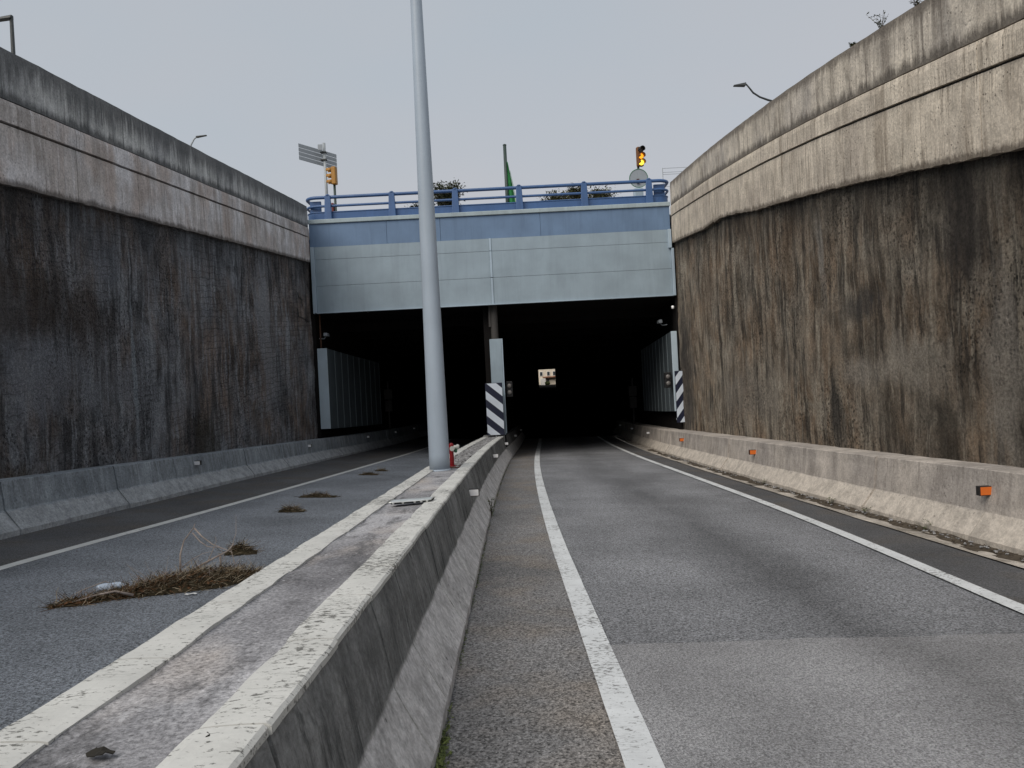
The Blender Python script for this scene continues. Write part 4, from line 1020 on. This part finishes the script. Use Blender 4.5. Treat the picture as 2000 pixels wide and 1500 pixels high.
for (y, lb) in ((9.4, 'dry weed in the right gutter close to the camera'), (11.0, 'tangled weed in the middle of the right gutter'), (12.2, 'small weed in the right gutter farther along'), (15.5, 'dark weed beside the break in the right gutter')):
    weed('gutter_weed', xbr(y) - 0.06, y, zr(xbr(y), y), 0.14, 7, 8, 'leaf_weed', lb, 1.0, 0.018)
def gd(y, t):
    x = xbr(y) - 0.24 + 0.26 * t
    n = 0.5 * noise.noise(Vector((x * 2, y * 0.55, 4))) + 0.5 * noise.noise(Vector((x * 7, y * 2.3, 1))) + 0.25 * noise.noise(Vector((x * 20, y * 9, 1)))
    return (x, y, zr(x, y) + 0.002 + 0.045 * (n - 0.28 + 0.62 * t)), (x, y)
tag(MB().grid(gd, frange(5, 30, 0.05), [i / 8 for i in range(9)], flip=True).build('gutter_soil', 'dirt', fix=False, smooth=True), 'dark soil washed into the right gutter', 'soil', kind='stuff')
mb = MB()
for i in range(1500):
    y = random.uniform(6, 26); x = xbr(y) - abs(random.gauss(0.02, 0.06)); cl = noise.noise(Vector((9, y * 0.8, 0)))
    if random.random() > 0.55 + cl: continue
    stone_into(mb, (x, y, zr(x, y) + 0.015), random.uniform(0.006, 0.022), 0.6, 0 if random.random() < .5 else 1)
tag(mb.build('gutter_grit', ['dirt', 'stone'], fix=False), 'grit and soil gathered along the right gutter', 'grit', kind='stuff')
mb = MB()
for i in range(230):
    y = random.uniform(3, 14); x = random.uniform(-0.3, 4.4) if i % 2 else random.uniform(-5.2, -2)
    stone_into(mb, (x, y, zr(x, y) + 0.012), random.uniform(0.003, 0.007), 0.5, 1 if random.random() < .6 else 0)
tag(mb.build('road_grit', ['dirt', 'stone'], fix=False), 'scattered small grit on the asphalt', 'grit', kind='stuff')

# wire bracket on the left wall
wb_ = thing('wire_bracket', (-7.05, 26.3, 4.9), 'bent dark wire bracket on the left wall beside the fascia', 'wire')
wx = -7.06
for pts in ([(wx, 26.0, 5.05), (wx, 26.02, 4.92), (wx, 26.5, 4.86), (wx, 26.9, 4.95), (wx, 26.92, 5.1)], [(wx, 26.45, 4.86), (wx, 26.48, 4.62)], [(wx, 25.9, 4.5), (wx, 25.92, 4.24), (wx, 27.3, 4.18)]):
    MB().tube(pts, 0.014, 6).build('wire', 'dark_steel', wb_)

# ------------------------------------------------------------------ street level furniture behind the bridge
ZS = 7.45
sg = thing('direction_sign', (-7.05, 31, ZS), 'grey direction sign seen from behind above the left end of the guardrail', 'sign')
MB().tube([(-7.05, 31, ZS), (-7.07, 31, 11.66)], 0.06, 12).build('post', 'galvanised', sg, smooth=True)
def sgn(k, x): return (x, 30.93 - 0.45 * (x + 7.35), 0)
for k in range(4):
    zt = 11.55 - 0.165 * k
    xL, xR = -7.97, -6.72
    yL, yR = 30.5, 31.6
    mb = MB(); 
    dzr = -0.18
    mb.hexa([(xL, yL, zt - 0.15), (xR, yR, zt - 0.15 + dzr), (xR, yR + .03, zt - 0.15 + dzr), (xL, yL + .03, zt - 0.15), (xL, yL, zt), (xR, yR, zt + dzr), (xR, yR + .03, zt + dzr), (xL, yL + .03, zt)])
    p = bevel(mb.build('sign_plank', 'sign_back', sg), 0.01)
bevel(MB().box((-7.28, 30.8, 11.33), (-7.1, 30.83, 11.56)).build('small_plate', 'sign_back', sg), 0.008)
for z in (11.25, 10.95):
    bevel(MB().box((-7.22, 30.9, z), (-6.98, 31.08, z + 0.06)).build('clamp', 'dark_steel', sg), 0.01)

def head(root, c, w, h, ang_, body, lenses, vis):
    """three lens head; ang_ = direction the lenses face, 0 = towards -y"""
    rot = Matrix.Translation(c) @ Matrix.Rotation(ang_, 4, 'Z')
    def place(o): o.parent = root; o.matrix_parent_inverse = root.matrix_world.inverted(); o.matrix_world = rot
    b = bevel(MB().box((-w / 2, -0.09, -h / 2), (w / 2, 0.10, h / 2)).build('housing', body, None), 0.04, 3); place(b)
    for i, (lm, vm) in enumerate(zip(lenses, vis)):
        z = h / 2 - h * (i + 0.5) / 3; r = min(w, h / 3) * 0.40
        l = MB().lathe((0, -0.125, z), [(r * 0.3, -0.02), (r * 0.8, -0.01), (r, 0.0), (r, 0.034)], 18, 'y').build('lens', lm, None, smooth=True); place(l)
        v = MB(); n = 12
        for k in range(n + 1):
            a = R(-25) + R(230) * k / n
            for yy, rr in ((-0.092, r * 1.14), (-0.30, r * 1.10)):
                v.vert((rr * math.cos(a), yy, z + rr * math.sin(a)))
        for k in range(n): v.face((2 * k, 2 * k + 2, 2 * k + 3, 2 * k + 1))
        vo = v.build('visor', vm, None, smooth=True); vo.modifiers.new('s', 'SOLIDIFY').thickness = 0.006; place(vo)
t1 = thing('traffic_light', (-6.62, 30.5, ZS), 'ochre traffic light seen from the side beneath the direction sign', 'traffic light', 'traffic lights on the bridge')
MB().tube([(-6.62, 30.5, ZS), (-6.62, 30.5, 9.85)], 0.05, 12).build('post', 'green_pole', t1, smooth=True)
head(t1, (-6.60, 30.45, 10.17), 0.24, 0.70, R(-100), 'ochre', ['lens_dark'] * 3, ['ochre'] * 3)
bevel(MB().box((-6.82, 30.38, 8.72), (-6.67, 30.6, 9.1)).build('pedestrian_head', 'red_small', t1), 0.03)
t2 = thing('traffic_light', (5.70, 32, ZS), 'traffic light with glowing amber lamps at the right end of the bridge', 'traffic light', 'traffic lights on the bridge')
MB().tube([(5.70, 32.05, ZS), (5.70, 32.05, 10.36)], 0.05, 12).build('post', 'green_pole', t2, smooth=True)
head(t2, (5.77, 31.95, 10.74), 0.27, 0.80, R(18), 'ochre_dark', ['lens_dark', 'amber_lit', 'yellow_lit'], ['black_plastic', 'ochre_dark', 'ochre_dark'])
ds = thing('round_sign', (5.66, 31.9, ZS), 'round grey sign seen from behind under the glowing traffic light', 'sign')
MB().lathe((5.66, 31.86, 9.83), [(0.38, 0), (0.385, 0.012), (0.38, 0.024)], 40, 'y').build('disc', 'sign_back', ds)
MB().tube([(5.66 + 0.378 * math.cos(k * math.pi / 24), 31.86, 9.83 + 0.378 * math.sin(k * math.pi / 24)) for k in range(49)], 0.016, 6, caps=False).build('rim', 'hydrant_green', ds)
bevel(MB().box((5.56, 31.80, 9.60), (5.68, 31.834, 9.80)).build('clamp', 'rust', ds), 0.01)
MB().tube([(5.66, 31.93, ZS), (5.66, 31.93, 10.1)], 0.04, 10).build('post', 'galvanised', ds)
ub = thing('utility_cabinet', (5.35, 31.6, ZS), 'pale blue cabinet behind the right end of the guardrail', 'cabinet')
bevel(MB().box((5.38, 31.4, ZS), (5.75, 31.75, 9.33)).build('body', 'panel_trim', ub), 0.02)
bevel(MB().box((5.42, 31.385, ZS + 0.2), (5.71, 31.398, 9.2)).build('door', 'panel_grey', ub), 0.004)

fl = thing('flagpole', (0.2, 33, ZS), 'dark pole with a furled green flag behind the middle of the guardrail', 'flag')
MB().tube([(0.2, 33, ZS), (0.2, 33, 11.82)], [0.085, 0.07], 12).build('pole', 'green_pole', fl, smooth=True)
MB().lathe((0.2, 33, 11.82), [(0.08, 0), (0.08, 0.03), (0.03, 0.06)], 12).build('finial', 'green_pole', fl)
def flfn(t, s):
    z = 11.12 - 2.6 * t; w = 0.04 + 0.36 * min(1, t * 1.25) ** 0.9
    return (0.26 + w * s, 32.93 + 0.07 * math.sin(s * 9 + t * 2) * (0.4 + t), z - 0.12 * s * (1 - s)), (t, s)
o = MB().grid(flfn, [i / 24 for i in range(25)], [i / 20 for i in range(17)]).build('cloth', 'flag_green', fl, fix=False, smooth=True); o.modifiers.new('s', 'SOLIDIFY').thickness = 0.004
def flfn2(t, s):
    z = 11.12 - 2.6 * t; w = 0.04 + 0.36 * min(1, t * 1.25) ** 0.9
    return (0.26 + w * (0.8 + 0.2 * s), 32.93 + 0.07 * math.sin((0.8 + .2 * s) * 9 + t * 2) * (0.4 + t), z), (t, s)
o = MB().grid(flfn2, [0.15 + 0.6 * i / 24 for i in range(25)], [i / 4 for i in range(5)]).build('hem', 'flag_pale', fl, fix=False, smooth=True); o.modifiers.new('s', 'SOLIDIFY').thickness = 0.004

rl = thing('thin_railing', (6.9, 30.5, ZS), 'thin wire railing above the right end of the bridge', 'railing')
for x in (6.38, 7.6, 8.8): MB().tube([(x, 30.5, ZS), (x, 30.5, 9.84)], 0.014, 6).build('post', 'galvanised', rl)
for z in (9.82, 9.66, 9.58, 9.1): MB().tube([(6.38, 30.5, z), (8.8, 30.5, z)], 0.009, 6).build('wire', 'galvanised', rl)

# street lamps
l1 = thing('street_lamp', (-15.6, 25, wall_left_top(25) - 1), 'flat headed street lamp at the far left above the wall', 'street lamp', 'street lamps above the walls')
MB().tube([(-15.6, 25, wall_left_top(25) - 1), (-15.62, 25, 14.35)], [0.10, 0.055], 12).build('pole', 'dark_steel', l1, smooth=True)
bevel(MB().hexa([(-16.6, 24.9, 14.16), (-15.6, 24.9, 14.25), (-15.6, 25.1, 14.25), (-16.6, 25.1, 14.16), (-16.6, 24.92, 14.22), (-15.58, 24.94, 14.37), (-15.58, 25.06, 14.37), (-16.6, 25.08, 14.22)]).build('luminaire', 'dark_steel', l1), 0.02)
l2 = thing('street_lamp', (-14.3, 35, ZS), 'small street lamp peeking over the middle of the left wall', 'street lamp', 'street lamps above the walls')
MB().tube([(-14.3, 35, ZS), (-14.25, 35, 12.5), (-14.0, 35, 13.2), (-13.85, 35, 13.45), (-13.72, 35, 13.53)], [0.09, 0.05, 0.035, 0.03, 0.03], 10).build('pole', 'galvanised', l2, smooth=True)
bevel(MB().hexa([(-13.75, 34.9, 13.50), (-13.28, 34.94, 13.56), (-13.28, 35.06, 13.56), (-13.75, 35.1, 13.50), (-13.75, 34.92, 13.56), (-13.28, 34.95, 13.60), (-13.28, 35.05, 13.60), (-13.75, 35.08, 13.56)]).build('luminaire', 'dark_steel', l2), 0.015)
l3 = thing('street_lamp', (11.6, 30, ZS), 'street lamp on a curved arm above the right wall', 'street lamp', 'street lamps above the walls')
MB().tube([(11.6, 30, ZS), (11.6, 30, 11.3), (11.4, 30, 11.75), (11.0, 30, 11.98), (10.51, 30, 12.14), (10.2, 30, 12.27), (9.95, 30, 12.45), (9.80, 30, 12.66), (9.69, 30, 12.80)], [0.09, 0.06, 0.045, 0.04, 0.04, 0.035, 0.035, 0.03, 0.03], 10).build('pole', 'dark_steel', l3, smooth=True)
bevel(MB().hexa([(9.2, 29.92, 12.74), (9.66, 29.88, 12.72), (9.66, 30.12, 12.72), (9.2, 30.08, 12.74), (9.2, 29.95, 12.78), (9.68, 29.92, 12.85), (9.68, 30.08, 12.85), (9.2, 30.05, 12.78)]).build('luminaire', 'dark_steel', l3), 0.015)

# trees beyond the bridge
def tree(x, y, z, h, cr, cw, ch, leafmat, nl, label, leaf=0.1, seed=1, name='leafy_tree'):
    random.seed(seed)
    root = thing(name, (x, y, z), label, 'tree', 'trees beyond the bridge')
    tr = MB(); tips = []
    top = z + h - ch
    tr.tube([(x, y, z - 0.1), (x + 0.08, y, z + (top - z) * 0.5), (x - 0.05, y, top), (x + 0.05, y, top + ch * 0.4)], [0.16, 0.12, 0.09, 0.03], 8)
    for k in range(26):
        a = random.uniform(0, 6.3); e = random.uniform(0.15, 1.35); L = random.uniform(0.55, 1.0)
        b0 = Vector((x, y, top + ch * random.uniform(-0.12, 0.3)))
        tip = b0 + Vector((math.cos(a) * math.cos(e) * cw * L, math.sin(a) * math.cos(e) * cw * L, math.sin(e) * ch * 0.75 * L))
        mid = b0.lerp(tip, 0.5) + Vector((random.uniform(-.1, .1), random.uniform(-.1, .1), 0.08))
        tr.tube([b0, mid, tip], [0.05, 0.03, 0.012], 5)
        for j in range(5):
            q = mid.lerp(tip, random.uniform(0, 1)); t2_ = q + Vector((random.gauss(0, 0.2), random.gauss(0, 0.2), random.uniform(0, 0.4))) * cw * 0.5
            tr.tube([q, t2_], [0.014, 0.005], 4); tips += [q, t2_]
        tips.append(tip)
    tr.build('trunk', 'bark', root)
    lf = MB()
    for i in range(nl):
        p = random.choice(tips) + Vector((random.gauss(0, 1), random.gauss(0, 1), random.gauss(0, 1))) * cr
        b = random.uniform(0, 6.3); L = leaf * random.uniform(0.6, 1.4)
        d1 = Vector((math.cos(b), math.sin(b), random.uniform(-.6, 1.0))) * L; d2 = Vector((-math.sin(b), math.cos(b), random.uniform(-.5, .5))) * L * 0.28
        lf.face([lf.vert(p), lf.vert(p + d1 * .5 + d2), lf.vert(p + d1), lf.vert(p + d1 * .5 - d2)])
    tag(lf.build('crown', leafmat, root, fix=False), kind='stuff')
tree(-3.7, 50, ZS, 7.7, 0.16, 1.45, 2.4, 'leaf_olive', 5200, 'dark bushy tree behind the guardrail right of the mast', 0.15, 3)
tree(-5.7, 52, ZS, 6.6, 0.14, 0.9, 1.0, 'leaf_olive', 1500, 'low tree crown behind the guardrail left of the mast', 0.14, 4)
tree(3.9, 55, ZS, 7.6, 0.16, 1.6, 1.2, 'leaf_bush', 2600, 'low olive tree behind the guardrail just right of the flag', 0.15, 5)
tree(5.3, 55.5, ZS, 8.25, 0.14, 1.1, 1.3, 'leaf_bush', 1500, 'tallest olive tree behind the fifth guardrail post', 0.14, 6)
tree(6.9, 55, ZS, 7.8, 0.16, 1.5, 1.2, 'leaf_bush', 2300, 'low olive tree behind the guardrail left of the round sign', 0.15, 7)
random.seed(5)

# ------------------------------------------------------------------ what shows through the far exit
eb = thing('far_building', (8.5, 160, prof(160)), 'small bright cream building seen through the far tunnel exit', 'building')
zg = prof(158) - 0.05
MB().box((3, 160, zg - 0.6), (18, 168, zg + 9)).build('wall', 'building_cream', eb)
MB().box((5.9, 159.4, zg - 0.5), (7.0, 159.99, zg + 1.5)).build('porch', 'building_white', eb)
for x in (5.8, 7.3, 8.5):
    w = MB().box((x, 159.93, zg + 1.95), (x + 0.7, 159.985, zg + 2.9)).build('window', 'building_white', eb)
    MB().box((x + 0.1, 159.90, zg + 2.05), (x + 0.6, 159.928, zg + 2.8)).build('pane', 'window_glass', w)
MB().box((7.3, 159.93, zg - 0.5), (7.75, 159.985, zg + 1.2)).build('door', 'window_glass', eb)
MB().hexa([(6.4, 159.3, zg + 1.62), (9.2, 159.3, zg + 1.62), (9.2, 159.98, zg + 1.8), (6.4, 159.98, zg + 1.8), (6.4, 159.3, zg + 1.65), (9.2, 159.3, zg + 1.65), (9.2, 159.98, zg + 1.83), (6.4, 159.98, zg + 1.83)]).build('awning', 'awning_red', eb)
def shrub(x, y, z, r, label):
    root = thing('garden_shrub', (x, y, z), label, 'shrub'); lf = MB()
    for i in range(260):
        v = Vector((random.gauss(0, 1), random.gauss(0, 1), random.gauss(0, 1))).normalized() * r * random.uniform(0.5, 1)
        p = Vector((x, y, z + r)) + v; b = random.uniform(0, 6.3); d1 = Vector((math.cos(b), math.sin(b), 0.3)) * 0.25; d2 = Vector((0, 0, 0.12))
        lf.face([lf.vert(p), lf.vert(p + d1 * .5 + d2), lf.vert(p + d1), lf.vert(p + d1 * .5 - d2)])
    tag(lf.build('foliage', 'leaf_weed', root, fix=False), kind='stuff')
    MB().tube([(x, y, z - 0.1), (x, y, z + r)], 0.08, 6).build('stem', 'bark', root)
shrub(7.3, 158.6, prof(158.6) - 0.1, 0.4, 'green shrub in front of the bright building at the tunnel exit')
